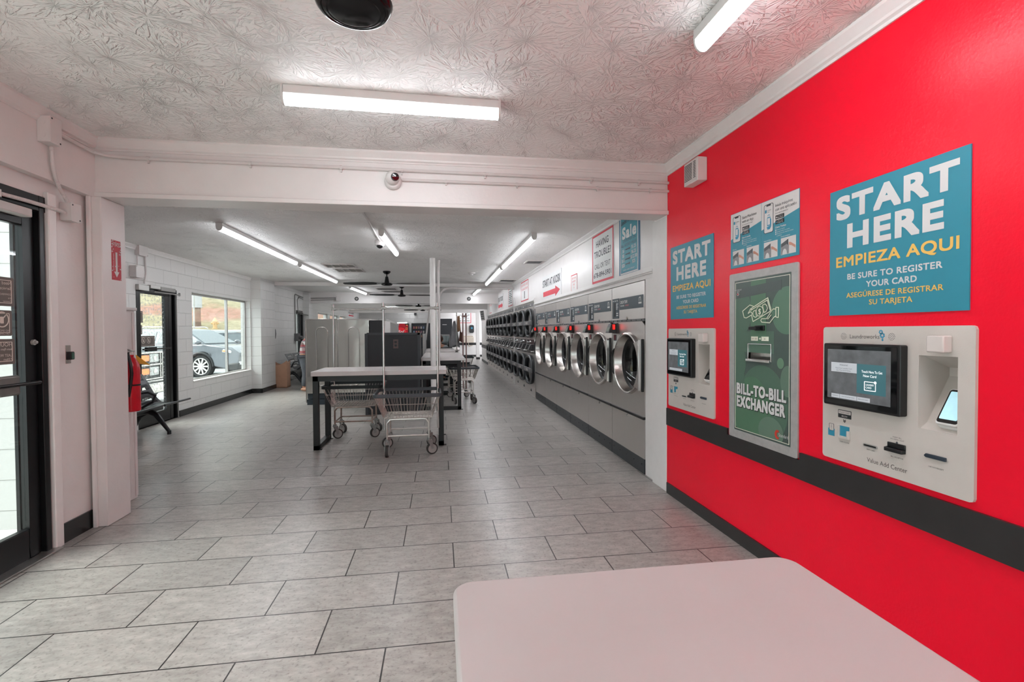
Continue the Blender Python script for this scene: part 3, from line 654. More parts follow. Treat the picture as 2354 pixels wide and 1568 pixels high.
cloth_lump('laundry', 'dark red cloth in the fifth washer drum', fabric('dark red cloth', '6b2633'), wy(4, .58), .95, .25, (.11, .15, .14), 14)

# ------------------------------------------------------------------ stacked dryers
M_dryglass = mat('smoked black door glass', '08080a', .3, var=0)
M_bezel = mat('grey black dryer bezel', '242629', .38, var=.05)
M_bezel2 = mat('light grey bezel edge', '5c5d60', .4, var=.05)
DW = .872
def sq(t): return 1/((abs(cos(t))**2.6+abs(sin(t))**2.6)**(1/2.6))
def make_dryer(W):
    t = thing('stacked_dryer', '', 'dryer', fr_right(XM, 9.55+W, 0), 'stacked dryers along the machine wall')
    mb = MB(); mb.box(.003, W-.003, .0, .20, -.03, 0); mb.box(.003, W-.003, .205, 1.94, -.03, -.0); mb.box(.003, W-.003, .0, 1.94, -.7, -.03); mb.build('body', M_steel, t, smooth=False)
    mb = MB(); mb.box(.01, W-.01, 1.86, 1.93, 0, .008); tp = mb.build('top_strip', M_grey, t, bevel=.002)
    tm = MB(); tm.ext(rrect(W/2-.05, W/2+.05, 1.885, 1.905, .002), .008, .009); tm.build('lettering', M_print, tp, smooth=False)
    mb = MB(); mb.ext([(W*.42, .09), (W*.58, .09), (W*.5, .145)], 0, .006); mb.build('vent_mark', M_dark, t, smooth=False)
    for cv in (1.515, .545):
        c = (W/2, cv); ru, rv = W*.445, .305
        mb = MB(); mb.lathe([(.97, 0), (1.0, .02), (1.0, .06), (.97, .075), (.90, .08), (.84, .07), (.80, .03)], 44, ru, rv, c, shape=sq); mb.f = [f for f in mb.f if len(f) == 4]; mb.mi = [0]*len(mb.f)
        d = mb.build('door', M_bezel, t)
        mb = MB(); mb.lathe([(1.005, .058), (1.0, .066), (.972, .078), (.955, .079)], 44, ru, rv, c, shape=sq); mb.f = [f for f in mb.f if len(f) == 4]; mb.mi = [0]*len(mb.f); mb.build('bezel_edge', M_bezel2, d)
        mb = MB(); mb.lathe([(.82, .05), (.76, -.01), (.6, -.022), (.3, -.025), (.0001, -.026)], 44, ru, rv, c, shape=sq); mb.f = [f for f in mb.f if len(f) == 4]; mb.mi = [0]*len(mb.f); mb.build('door_glass', M_dryglass, d)
        mb = MB(); mb.box(.035, W-.035, cv-.045, cv+.045, .055, .092); h = mb.build('door_band', M_grey, d, bevel=.006)
        mb = MB(); mb.box(W/2-.12, W/2+.12, cv-.022, cv+.022, .092, .095); mb.build('name_plate', M_silver, h)
    mb = MB(); mb.box(.02, W-.02, .885, 1.175, 0, .012); cp = mb.build('control_panel', M_chrome, t, bevel=.003)
    for (u, v) in ((W*.30, 1.12), (W*.72, .93)):
        mb = MB(); mb.cyl((u, v, .01), (u, v, .05), .03, .024, 18); mb.build('knob', M_chrome, cp)
    for u in (W*.16, W*.6):
        mb = MB(); mb.add([(u, .96, .012), (u+.15, .96, .012), (u+.15, .96, .10), (u, .96, .10), (u+.02, 1.07, .012), (u+.13, 1.07, .012), (u+.13, 1.07, .05), (u+.02, 1.07, .05)],
            [(0, 1, 2, 3), (4, 7, 6, 5), (0, 4, 5, 1), (1, 5, 6, 2), (2, 6, 7, 3), (3, 7, 4, 0)]); mb.build('card_reader', M_blk, cp, bevel=.004)
    return t
D0 = make_dryer(DW); D0['label'] = 'stacked dryer nearest the washers, two black oval doors'
dup(D0, M=fr_right(XM, 9.55+2*DW, 0), label='stacked dryer second from the washers, two black oval doors')
dup(D0, M=fr_right(XM, 9.55+3*DW, 0), label='stacked dryer third from the washers, just before the white post')
ordn = ['first', 'second', 'third', 'fourth', 'fifth', 'sixth', 'seventh', 'eighth']
for i in range(8): dup(D0, M=fr_right(XM, 12.32+DW*(i+1), 0), label='stacked dryer, %s beyond the white post' % ordn[i])

# ------------------------------------------------------------------ notices on the machine wall
M_board = mat('white sign board', 'e4e3e2', .5, var=.01)
M_signred = mat('red sign border', 'd8394a', .55, var=0)
M_ink = mat('dark grey ink', '3c3e45', .6, var=0)
M_teal = mat('teal poster', '2a93a6', .5, var=.06, vscale=3)
M_teal2 = mat('deep teal poster border', '2b6f93', .5, var=.02)
def board(name, label, cat, M, w, h, m, th=.006, group=None):
    mb = MB(); mb.box(0, w, 0, h, 0, th); o = mb.build(name, m, smooth=False); o.matrix_world = M; return tag(o, label, cat, group)
def border(o, m, w, h, b, inset=0, n=.0065, name='border'):
    mb = MB(); mb.ring([(inset, inset), (w-inset, inset), (w-inset, h-inset), (inset, h-inset)], [(inset+b, inset+b), (w-inset-b, inset+b), (w-inset-b, h-inset-b), (inset+b, h-inset-b)], .006, n)
    return mb.build(name, m, o, smooth=False)
T = .0075
w_, h_ = .527, .66
s = board('sale_sign', 'teal sale sign beside the white jamb, above the nearest washer', 'sign', fr_right(XM, 4.895, 1.893), w_, h_, M_teal2)
mb = MB(); mb.box(.045, w_-.045, .055, h_-.045, .006, .0068); mb.build('sign_panel', M_teal, s, smooth=False); border(s, M_print, w_, h_, .014, .034, .0074)
letters(s, M_print, [('Sale', .27, .455, .115, dict(w=.35, bold=.05)), ('$1', .12, .275, .035, dict(bold=.02)), ('$5', .12, .225, .035, dict(bold=.02)), ('$10', .12, .175, .035, dict(bold=.02)), ('$20', .12, .125, .035, dict(bold=.02)),
    ('$1.25', .39, .285, .035, dict(bold=.02)), ('$6.25', .39, .235, .035, dict(bold=.02)), ('$12.50', .39, .187, .035, dict(bold=.02, w=.15)), ('$25', .39, .14, .035, dict(bold=.02)), ('CARD AND CREDIT', .26, .075, .012, dict(w=.30))], n=T)
mb = MB(); put_text(mb, 'Limited Time Only', .25, .575, .045, w=.38, n=T, shear=.35, bold=.02, rot=.06); put_text(mb, '25% BONUS ON', .27, .375, .030, w=.33, n=T); put_text(mb, 'ALL ADDED VALUE', .26, .328, .030, w=.40, n=T)
for k in range(4):
    v = .278-.0495*k; mb.ext([(.18, v-.003), (.27, v-.003), (.27, v-.012), (.30, v+.002), (.27, v+.016), (.27, v+.007), (.18, v+.007)], .0068, T)
mb.build('lettering', M_ink, s, smooth=False, weld=False)
def trouble(name, label, M, w, h, bd):
    s = board(name, label, 'sign', M, w, h, M_board); border(s, M_signred, w, h, bd)
    letters(s, M_ink, [('HAVING', w*.5, h*.79, h*.135, dict(w=w*.58, bold=.01)), ('TROUBLE?', w*.5, h*.585, h*.135, dict(w=w*.78, bold=.01)), ('CALL OR TEXT', w*.5, h*.34, h*.10, dict(w=w*.74)), ('678-894-5901', w*.5, h*.165, h*.10, dict(w=w*.82, bold=.01))], n=T)
    return s
trouble('help_sign', 'large red-bordered help sign beside the teal sale sign', fr_right(XM, 5.81, 1.92), .744, .592, .03)
w_, h_ = .31, .275
s = board('reminder_sign', 'small red-bordered notice between the help sign and the arrow sign', 'sign', fr_right(XM, 6.80, 1.871), w_, h_, M_board); border(s, M_signred, w_, h_, .012)
letters(s, M_signred, [('KEEP YOUR', .155, .225, .026, dict(w=.2)), ('LAUNDRY', .155, .18, .026, dict(w=.18)), ('CARD.', .155, .135, .026), ("IT'S", .155, .09, .026), ('RELOADABLE', .155, .042, .026, dict(w=.24))], n=T)
def kiosk_sign(name, label, M, w, h, flip=False):
    s = board(name, label, 'sign', M, w, h, M_board)
    letters(s, M_ink, [('START AT KIOSK', w*.5, h*.70, h*.30, dict(w=w*.92, bold=.02))], n=T)
    a = [(.06, .15), (.72, .15), (.72, .05), (.94, .25), (.72, .45), (.72, .35), (.06, .35)]
    if flip: a = [(1-x, y) for x, y in a][::-1]
    mb = MB(); mb.ext([(x*w, y*h) for x, y in a], .006, T); mb.build('arrow', M_signred, s, smooth=False); return s
kiosk_sign('kiosk_sign', 'white kiosk sign with red arrow above the far washers', fr_right(XM, 8.795, 1.905), 1.42, .43)
w_, h_ = .95, .445
s = board('card_sign', 'red-bordered card sign above the first stacked dryers', 'sign', fr_right(XM, 11.19, 2.03), w_, h_, M_board); border(s, M_signred, w_, h_, .022)
letters(s, M_signred, [("DON'T WASTE A CARD", .475, .36, .05, dict(w=.78)), ('YOU CAN USE THE APP', .475, .27, .05, dict(w=.78))], n=T)
mb = MB()
for k in range(5): mb.ext(rrect(.42, .53, .06+k*.032, .082+k*.032, .002), .006, T)
mb.build('lettering', M_ink, s, smooth=False)
w_, h_ = .8, .47
s = board('rules_sign', 'narrow-looking lined notice just past the white post', 'sign', fr_right(XM, 13.35, 2.03), w_, h_, M_board); border(s, M_signred, w_, h_, .018)
mb = MB()
for k in range(7): mb.ext(rrect(.1, .7-.06*(k % 3), .08+k*.05, .10+k*.05, .002), .006, T)
mb.build('lettering', M_ink, s, smooth=False)
kiosk_sign('kiosk_sign', 'white kiosk sign with red arrow over the dryers past the white post', fr_right(XM, 15.75, 2.03), 1.25, .47)
w_, h_ = .8, .42
s = board('notice_sign', 'small red-printed notice over the farthest dryers, past the second beam', 'sign', fr_right(XM, 18.6, 2.03), w_, h_, M_board); border(s, M_signred, w_, h_, .02)
letters(s, M_signred, [("DON'T WASTE A CARD", .4, .30, .06, dict(w=.66))], n=T)
trouble('help_sign', 'red-bordered help sign on the back wall beside the dark door', fr_front(.84, 25.9, 1.80), .77, .72, .03)
kiosk_sign('kiosk_sign', 'white sign with red left-pointing arrow on the far left wall', fr_left(XL, 22.9, 2.06), 1.5, .26, True)
s = board('hanging_sign', 'dark printed sign hanging askew by the white post', 'sign', fr_front(1.66, 20.0, 1.80) @ Matrix.Rotation(.12, 4, 'Z'), .16, .40, mat('grey printed board', 'b9b8b6', .6, var=.02))
mb = MB()
for k in range(4):
    for j in range(3): mb.ext(rrect(.03+j*.036, .055+j*.036, .05+k*.09, .10+k*.09, .004), .006, T)
mb.build('lettering', M_ink, s, smooth=False)
# ------------------------------------------------------------------ value kiosks on the red wall
M_putty = mat('putty beige powder coat', 'cdc5be', .42, var=.02, bump=.0004, bscale=240)
M_cap = mat('pale cream plastic', 'd9cfca', .4, var=.02)
M_screen = mat('black screen glass', '0b0c0e', .06, var=0, coat=.5)
M_dteal = mat('dim teal screen panel', '2b4a50', .1, var=0, emit='40666c', estr=.16)
M_dgrey = mat('dim grey screen panel', '4a4c4e', .1, var=.35, vscale=18, emit='7c7e80', estr=.07)
M_dlight = mat('pale screen panel', '8f9398', .1, var=0, emit='c2c6ca', estr=.12)
M_dwhite = mat('screen lettering', 'd8dcde', .2, var=0, emit='ffffff', estr=.2)
M_brandink = mat('grey brown print', '5a5450', .6, var=0)
M_brandblue = mat('blue print', '3d8fb0', .6, var=0)
M_pblue = mat('teal blue card', '2b8ba6', .4, var=.04)
M_term = mat('white terminal plastic', 'e2dfdc', .35, var=.02)
M_termscr = mat('lit pale blue terminal screen', '9cc4cf', .1, var=.05, vscale=40, emit='a9d2dc', estr=.16)
def make_kiosk(M, label, lit=True):
    t = thing('payment_kiosk', label, 'payment kiosk', M, 'payment kiosks in the red wall')
    W, H = .679, .626
    ru0, ru1, rv0, rv1 = .476, .621, .228, .512
    mb = MB(); D = .012                                              # face plate with the terminal recess cut out
    o_ = rrect(0, W, 0, H, .014, 3); 
    for a in ((0, ru0, 0.014, H-.014), (ru1, W, 0.014, H-.014)): mb.box(a[0], a[1], a[2], a[3], 0, D)
    mb.ext([(.0, .014), (.004, .004), (.014, 0), (W-.014, 0), (W-.004, .004), (W, .014)], 0, D); mb.ext([(0, H-.014), (W, H-.014), (W-.004, H-.004), (W-.014, H), (.014, H), (.004, H-.004)], 0, D)
    mb.box(ru0, ru1, .014, rv0, 0, D); mb.box(ru0, ru1, rv1, H-.014, 0, D)
    mb.build('face_panel', M_putty, t, smooth=False)
    mb = MB()                                                        # recess: straight sides, back sloping down to a shelf
    A = [(ru0, rv0), (ru1, rv0), (ru1, rv1), (ru0, rv1)]
    a_, b_ = ru0-.001, ru1+.001
    mb.add([(a_, rv0-.001, .0005), (b_, rv0-.001, .0005), (b_, rv1+.001, .0005), (a_, rv1+.001, .0005), (a_, rv0+.02, -.03), (b_, rv0+.02, -.03), (b_, rv0+.20, -.13), (a_, rv0+.20, -.13), (b_, rv1-.05, -.13), (a_, rv1-.05, -.13)],
           [(0, 1, 5, 4), (4, 5, 6, 7), (7, 6, 8, 9), (9, 8, 2, 3), (0, 4, 7, 9, 3), (1, 2, 8, 6, 5)])
    mb.build('recess', M_putty, t, smooth=False)
    # screen
    mb = MB(); mb.ext(rrect(.043, .432, .262, .550, .008), D, D+.034); sc = mb.build('screen', M_blk, t, bevel=.003)
    mb = MB(); mb.ext(rrect(.052, .418, .272, .540, .006), D+.034, D+.0355); mb.build('screen_glass', M_screen, sc, smooth=False)
    n0 = D+.0356; n1 = D+.0362
    mb = MB(); mb.ext([(.068, .296), (.392, .296), (.392, .523), (.068, .523)], n0, n0+.0003); mb.ext([(.09, .345), (.23, .345), (.23, .42), (.09, .42)], n0, n1); mb.build('display', M_dgrey, sc, smooth=False)
    mb = MB(); mb.ext([(.23, .335), (.371, .335), (.371, .463), (.23, .463)], n0, n1); mb.build('display_panel', M_dteal, sc, smooth=False)
    mb = MB(); mb.ext([(.09, .42), (.23, .42), (.23, .463), (.09, .463)], n0, n1)
    for a, b in ((.092, .138), (.140, .23), (.232, .297)): mb.ext([(a, .300), (b, .300), (b, .318), (a, .318)], n0, n1)
    mb.build('display_button', M_dlight, sc, smooth=False)
    mb = MB(); put_text(mb, 'Touch Here To Get', .305, .432, .011, w=.10, n=n1+.0003); put_text(mb, 'New Card', .295, .414, .011, n=n1+.0003)
    mb.ring(rrect(.268, .325, .350, .390, .003), rrect(.271, .322, .353, .387, .002), n1, n1+.0004); mb.ext(ellp(.322, .388, .006, .006, 14), n1, n1+.0006); put_text(mb, 'LAUNDRY', .296, .376, .008, n=n1+.0003, w=.04); put_text(mb, 'CARD', .29, .364, .008, n=n1+.0003)
    mb.build('lettering', M_dwhite, sc, smooth=False, weld=False)
    mb = MB(); put_text(mb, 'Welcome!', .16, .453, .008, n=n1+.0003); put_text(mb, 'Place Your Laundry Card', .16, .438, .006, w=.09, n=n1+.0003); put_text(mb, 'Into The Card Holder', .16, .428, .006, w=.08, n=n1+.0003)
    for a, tx in ((.115, 'ESPANOL'), (.185, 'HOW THIS SYSTEM WORKS'), (.264, 'REPLACE CARD')): put_text(mb, tx, a, .309, .005, w=.036 if a < .15 else .07 if a < .2 else .05, n=n1+.0003)
    mb.build('lettering', M_ink, sc, smooth=False, weld=False)
    # brand line, speaker grilles
    letters(t, M_brandink, [('Laundroworks', .230, .583, .019, dict(w=.150)), ('Value Add Center', .342, .045, .020, dict(w=.185)), ('CARD HOLDER', .130, .092, .0055), ('NEW CARD', .267, .089, .0055), ('BILL ACCEPTOR', .390, .088, .0055), ('OBTAIN RECEIPT', .548, .089, .0055), ('INSERT BILL', .390, .170, .0055), ('ON GREEN LIGHT', .390, .161, .0055)], n=D+.0006)
    mb = MB()
    for (u, v, r) in ((.311, .602, .008), (.318, .588, .010)):
        mb.ring([(u+r*(1.25 if (i//2) % 2 else 1)*cos(2*pi*i/28), v+r*(1.25 if (i//2) % 2 else 1)*sin(2*pi*i/28)) for i in range(28)], ellp(u, v, r*.5, r*.5, 28), D, D+.0007)
    mb.ext([(.319, .578), (.324, .568), (.319, .563), (.314, .568)], D, D+.0007)
    mb.build('logo', M_brandblue, t, smooth=False)
    for u in (.120, .361):
        mb = MB()
        for rr, k in ((.003, 1), (.008, 7), (.014, 13)):
            for i in range(k): mb.cyl((u+rr*cos(2*pi*i/k)*(k > 1), .583+rr*sin(2*pi*i/k)*(k > 1), D), (u+rr*cos(2*pi*i/k)*(k > 1), .583+rr*sin(2*pi*i/k)*(k > 1), D+.0006), .0015, n=6)
        mb.build('speaker_grille', M_dark, t, smooth=False)
    mb = MB(); mb.box(.537, .602, .527, .590, D, D+.04); mb.build('reader_cap', M_cap, t, bevel=.005)
    # card holder, slots
    mb = MB(); mb.ext(rrect(.093, .166, .203, .240, .002), D, D+.001); lb = mb.build('place_card_label', M_dark, t, smooth=False)
    mb = MB(); mb.ext([(.096, .222), (.163, .222), (.163, .237), (.096, .237)], D+.001, D+.0014); mb.build('label_strip', M_cap, lb, smooth=False)
    letters(lb, M_ink, [('PLACE CARD', .13, .2295, .007)], n=D+.0018); letters(lb, M_cap, [('BELOW', .13, .212, .007)], n=D+.0016)
    mb = MB(); strokes(mb, [(.123, .196), (.129, .190), (.135, .196)], .003, D, D+.0008); strokes(mb, [(.123, .190), (.129, .184), (.135, .190)], .003, D, D+.0008)
    mb.ring(rrect(.040, .068, .132, .166, .004), rrect(.0415, .0665, .1335, .1645, .003), D, D+.0008); put_text(mb, 'CARD', .054, .15, .006, n=D+.0008, rot=pi/2); mb.ext([(.386, .153), (.392, .153), (.392, .149), (.395, .149), (.389, .143), (.383, .149), (.386, .149)], D, D+.0008)
    mb.build('lettering', M_ink, t, smooth=False, weld=False)
    mb = MB(); mb.ext([(.035, .108), (.072, .108), (.072, .142), (.067, .142), (.067, .132), (.041, .132), (.041, .142), (.035, .142)], D, D+.001); mb.build('card_diagram', M_pblue, t, smooth=False)
    mb = MB(); mb.ext([(.100, .108), (.161, .108), (.161, .148), (.150, .148), (.150, .120), (.108, .120), (.108, .166), (.100, .166)], D, D+.012); mb.build('card_holder', M_putty, t, bevel=.002)
    mb = MB(); mb.ext([(.104, .112), (.156, .112), (.156, .166), (.104, .166)], D, D+.004); mb.build('holder_card', M_pblue, t, smooth=False)
    mb = MB(); mb.ring(rrect(.232, .302, .099, .113, .006, 3), rrect(.236, .298, .102, .110, .003, 3), D, D+.005); cs_ = mb.build('card_slot', M_silver, t)
    mb = MB(); mb.ext(rrect(.236, .298, .102, .110, .003, 3), D, D+.0015); mb.build('slot_opening', M_blk, cs_)
    mb = MB(); mb.box(.350, .428, .126, .146, D, D+.006); mb.box(.350, .428, .110, .126, D, D+.022); ba = mb.build('bill_acceptor', M_blk, t, bevel=.002)
    mb = MB(); mb.ext([(.505, .128), (.512, .122), (.587, .122), (.587, .137), (.512, .137)], D, D+.008); mb.build('receipt_slot', mat('dark blue grey plastic', '2a3542', .4, var=.05), t, bevel=.002)
    # terminal lying on the slope
    sl = Vector((0, .18, -.10)).normalized(); nn = Vector((0, .10, .18)).normalized()
    Mt = Matrix(((1, sl.x, nn.x, .585), (0, sl.y, nn.y, .300), (0, sl.z, nn.z, -.058), (0, 0, 0, 1)))
    mb = MB(); mb.ext(rrect(-.052, .036, -.075, .085, .014), 0, .022); mb.ext(rrect(-.050, .034, -.07, .08, .012), .024, .038); tr = mb.build('card_terminal', M_term, t, M=Mt, bevel=.003)
    mb = MB(); mb.ext(rrect(-.046, .030, -.062, .074, .010), .038, .0395); mb.build('terminal_glass', M_screen, tr, smooth=False)
    mb = MB(); mb.ext(rrect(-.040, .024, -.048, .066, .004), .0395, .0402); mb.build('terminal_screen', M_termscr if lit else M_screen, tr, smooth=False)
    return t
make_kiosk(fr_right(XR, 2.109, .735), 'beige payment kiosk nearest the camera, under the larger teal poster')
make_kiosk(fr_right(XR, 3.728, .737) @ Matrix.Scale(.985, 4, (1, 0, 0)), 'beige payment kiosk by the white jamb, under the smaller teal poster', False)

# ------------------------------------------------------------------ start posters
M_tealposter = mat('teal poster print', '2f8ba0', .4, var=.02)
M_offwhite = mat('off white print', 'd9d7d6', .5, var=0)
M_yellow = mat('amber yellow print', 'f0bf62', .5, var=0)
def start_poster(label, M, sx, sy):
    t = board('start_poster', label, 'poster', M, .622*sx, .586*sy, M_tealposter, .005, 'teal start posters')
    def S(l): return [(a, u*sx, v*sy, h*sy, {**(k[0] if k else {}), **({'w': k[0]['w']*sx} if k and 'w' in k[0] else {})}) for a, u, v, h, *k in l]
    letters(t, M_offwhite, S([('START', .3125, .500, .101, dict(w=.535, bold=.055, res=6)), ('HERE', .3165, .365, .104, dict(w=.42, bold=.055, res=6)), ('BE SURE TO REGISTER', .316, .176, .026, dict(w=.424, bold=.03)), ('YOUR CARD', .317, .134, .026, dict(w=.227, bold=.03))]), n=.0058)
    letters(t, M_yellow, S([('EMPIEZA AQUI', .3135, .249, .048, dict(w=.545, bold=.03, res=5)), ('ASEGÚRESE DE REGISTRAR', .316, .091, .023, dict(w=.434, bold=.02)), ('SU TARJETA', .316, .054, .023, dict(w=.195, bold=.02))]), n=.0058)
    return t
start_poster('large teal start poster nearest the camera on the red wall', fr_right(XR, 2.081, 1.415), 1, 1)
start_poster('smaller-looking teal start poster by the white jamb', fr_right(XR, 3.706, 1.437), 1., .985)

# ------------------------------------------------------------------ app posters (left English, right Spanish)
M_photo = mat('pale photo print', 'd8d4d2', .45, var=.03)
M_photo2 = mat('mid grey photo print', '8b8a8c', .45, var=.08)
M_photo3 = mat('dark grey photo print', '55575b', .45, var=.08)
M_skin_print = mat('skin tone print', 'c98f7c', .5, var=.04)
def app_poster(label, M, w, title, sub, how, steps, heads):
    h = .346; t = board('app_poster', label, 'poster', M, w, h, M_tealposter, .004, 'app posters over the exchanger')
    mb = MB(); mb.ext([(.002, .185), (.022, .19), (w, .244), (w, h-.002), (.002, h-.002)], .004, .0043); mb.build('paper_top', M_photo, t, smooth=False)
    mb = MB(); mb.ring(rrect(.024, .103, .160, .324, .012), rrect(.027, .100, .163, .321, .010), .004, .0052); mb.ext(rrect(.045, .082, .312, .322, .004), .0046, .0052); ph = mb.build('phone_picture', M_ink, t, smooth=False)
    mb = MB(); mb.ext(rrect(.027, .100, .163, .321, .010), .0042, .0047); mb.build('phone_screen', M_offwhite, ph, smooth=False)
    mb = MB(); mb.ext(rrect(.052, .080, .200, .250, .004), .0047, .0051); mb.ext([(.048, .195), (.055, .18), (.075, .18), (.086, .195), (.086, .235), (.08, .24), (.08, .2)], .0047, .005)
    mb.ext(rrect(.033, .047, .276, .294, .002), .0047, .0051); strokes(mb, [(.055, .258), (.065, .263), (.075, .258)], .003, .0047, .005)
    mb.build('phone_drawing', M_brandblue, ph, smooth=False)
    mb = MB(); mb.ext(rrect(.056, .076, .206, .244, .002), .0051, .0054); mb.build('drawing_screen', M_offwhite, ph, smooth=False)
    letters(t, M_ink, [(title[0], .120, .301, .017, dict(align='l', w=title[2])), (title[1], .120, .277, .017, dict(align='l', w=title[3])), (sub, .120, .2565, .0065, dict(align='l', w=.10)), ('LAUNDRY', .070, .288, .006, dict(w=.034)), ('PAY', .062, .278, .006)], n=.0052)
    for k, (a, b) in enumerate((('Download on the', 'App Store'), ('GET IT ON', 'Google Play'))):
        v = .232-.027*k; mb = MB(); mb.ext(rrect(.121, .190, v-.010, v+.012, .003), .0044, .0052); bd = mb.build('store_badge', M_blk, t, smooth=False)
        letters(bd, M_offwhite, [(a, .160, v+.006, .004, dict(w=.04)), (b, .160, v-.002, .008, dict(w=.046))], n=.0056)
        mb = MB()
        if k: mb.ext([(.127, v-.005), (.136, v+.001), (.127, v+.007)], .0052, .0056)
        else: mb.ext(ellp(.131, v+.0, .0045, .005, 14), .0052, .0056)
        mb.build('badge_icon', M_brandblue if k else M_offwhite, bd, smooth=False)
    L_ = [(how, .120, .178, .010, dict(align='l', bold=.03))]
    for k, s_ in enumerate(steps): L_.append((s_, .132, .163-.011*k, .0065, dict(align='l')))
    for (u, hd) in zip((.024, .165), heads): L_.append((hd, u, .118, .006, dict(align='l', bold=.02)))
    o = letters(t, M_offwhite, L_, n=.0048)
    mb = MB()
    for k in range(3): mb.ext(ellp(.1235, .163-.011*k-(.011 if k > 1 else 0)*0, .0042, .0042, 12), .004, .0048)
    mb.build('bullet', M_offwhite, t, smooth=False)
    for (u, v0) in ((.024, .017), (.165, .017)):
        wd, hh = .114, .092
        mb = MB(); mb.box(u, u+wd, v0, v0+hh, .004, .0046); pc = mb.build('picture', M_photo, t, smooth=False)
        mb = MB(); mb.ext([(u+.002, v0+.002), (u+wd*.55, v0+.002), (u+wd*.55, v0+hh*.88), (u+.002, v0+hh*.6)], .0046, .0049); mb.build('pictured_machine', M_photo2, pc, smooth=False)
        mb = MB(); mb.ext([(u+.002, v0+hh*.45), (u+wd*.45, v0+hh*.62), (u+wd*.45, v0+hh*.85), (u+.002, v0+hh*.66)], .0049, .0052); mb.ext(rrect(u+wd*.42, u+wd*.53, v0+hh*.55, v0+hh*.86, .002), .0049, .0052); mb.build('pictured_panel', M_photo3, pc, smooth=False)
        mb = MB(); mb.ext([(u+wd*(.12+.30*(1-cos(a))/2*1.0), v0+.002+hh*.32*sin(a)) for a in [pi*i/12 for i in range(13)]], .0049, .0053); mb.ext(rrect(u+wd*.52, u+wd*.60, v0+hh*.55, v0+hh*.85, .002), .0053, .0056); mb.build('pictured_door', M_offwhite, pc, smooth=False)
        mb = MB(); mb.ext([(u+wd*.54, v0+hh*.62), (u+wd*.60, v0+hh*.68), (u+wd*.72, v0+hh*.62), (u+wd*.985, v0+hh*.42), (u+wd*.985, v0+hh*.26), (u+wd*.72, v0+hh*.46), (u+wd*.6, v0+hh*.48)], .0056, .0059); mb.build('pictured_hand', M_skin_print, pc, smooth=False)
    return t
app_poster('English app poster, farther half of the pair above the exchanger', fr_right(XR, 2.885, 1.741), .2985, ('Start Machines', 'with an App', .138, .108), 'Download the app', 'How it works', ['Add funds to account', 'Add funds to your account balance', 'Bring phone near reader to pay for', 'a machine'], ['Phone user', 'Android user'])
app_poster('Spanish app poster, nearer half of the pair above the exchanger', fr_right(XR, 2.5855, 1.741), .301, ('Inicia máquinas', 'con una aplicación', .135, .163), 'Descarga la aplicación', 'Cómo Trabaja', ['Active su Cuenta', 'Agregue fondos a su cuenta', 'Para arrancar las máquinas, acerque', 'su teléfono'], ['Usuario de iPhone', 'Usuario de Android'])

# ------------------------------------------------------------------ bill exchanger
M_exgrey = mat('galvanised grey frame', 'b4b2b0', .45, .3, var=.08, vscale=30)
M_exgreen = mat('dark green printed panel', '4b5b55', .35, var=.05)
M_exg = [mat('translucent green print %d' % i, c, .35, var=.02) for i, c in enumerate(('53705f', '54795f', '5c7f6a', '6b8f74', '66806f', '4b5754'))]
M_exwhite = mat('white neon print', 'f0eedd', .5, var=0)
M_exglow = mat('soft green outline print', '6f9a6a', .5, var=0)
t = thing('bill_exchanger', 'tall grey-framed green bill exchanger between the two kiosks', 'bill exchanger', fr_right(XR, 2.885, .669))
W, H = .606, 1.035
mb = MB(); mb.ring(rrect(0, W, 0, H, .012, 4), rrect(.052, .556, .050, .988, .004, 4), 0, .0125); mb.build('frame', M_exgrey, t, bevel=.002)
mb = MB(); u0, u1, v0, v1 = .052, .556, .05, .988
wu0, wu1, wv0, wv1 = .200, .400, .508, .594
for a in ((u0, wu0, v0, v1), (wu1, u1, v0, v1), (wu0, wu1, v0, wv0), (wu0, wu1, wv1, v1)): mb.box(*a, 0, .010)
fp = mb.build('front_panel', M_exgreen, t, smooth=False)
def clip(pts):
    """keep a printed shape inside the panel"""
    out = pts
    for ax, lim, sg in ((0, .063, 1), (0, .545, -1), (1, .061, 1), (1, .977, -1)):
        src, out = out, []
        for i in range(len(src)):
            a, b = src[i-1], src[i]; ia, ib = (a[ax]-lim)*sg >= 0, (b[ax]-lim)*sg >= 0
            if ia != ib:
                k = (lim-a[ax])/(b[ax]-a[ax]); out.append((a[0]+(b[0]-a[0])*k, a[1]+(b[1]-a[1])*k))
            if ib: out.append(b)
        if not out: return None
    return out
def pr(i, pts, z):
    pts = clip(pts)
    if pts: MB().ext(pts, .010, .010+z).build('printed_shape', M_exg[i], fp, smooth=False)
pr(0, ellp(.122, .79, .10, .14), .0004); pr(0, [(.063, .545), (.42, .545), (.42, .672), (.063, .672)], .0005); pr(2, ellp(.52, .785, .12, .13), .0004)
pr(1, [(.215, .73), (.35, .73), (.35, .98), (.215, .98)], .0004); pr(1, [(.215, .64), (.285, .598), (.355, .64), (.355, .76), (.215, .76)], .0008)
pr(5, [(.063, .875), (.48, .90), (.48, .955), (.063, .935)], .0012)
pr(0, ellp(.095, .48, .075, .105), .0006); pr(0, ellp(.32, .24, .215, .235), .0004); pr(1, ellp(.23, .18, .17, .22), .0006); pr(3, [(.063, .07), (.14, .09), (.14, .26), (.063, .28)], .0005)
pr(4, ellp(.395, .10, .105, .085), .0009); pr(3, ellp(.474, .495, .027, .03), .0008); pr(4, ellp(.53, .40, .055, .085), .0009); pr(0, [(.063, .33), (.155, .33), (.155, .41), (.063, .41)], .0008)
mb = MB(); mb.ring([(.063, .061), (.545, .061), (.545, .977), (.063, .977)], [(.066, .064), (.542, .064), (.542, .974), (.066, .974)], .010, .0118)
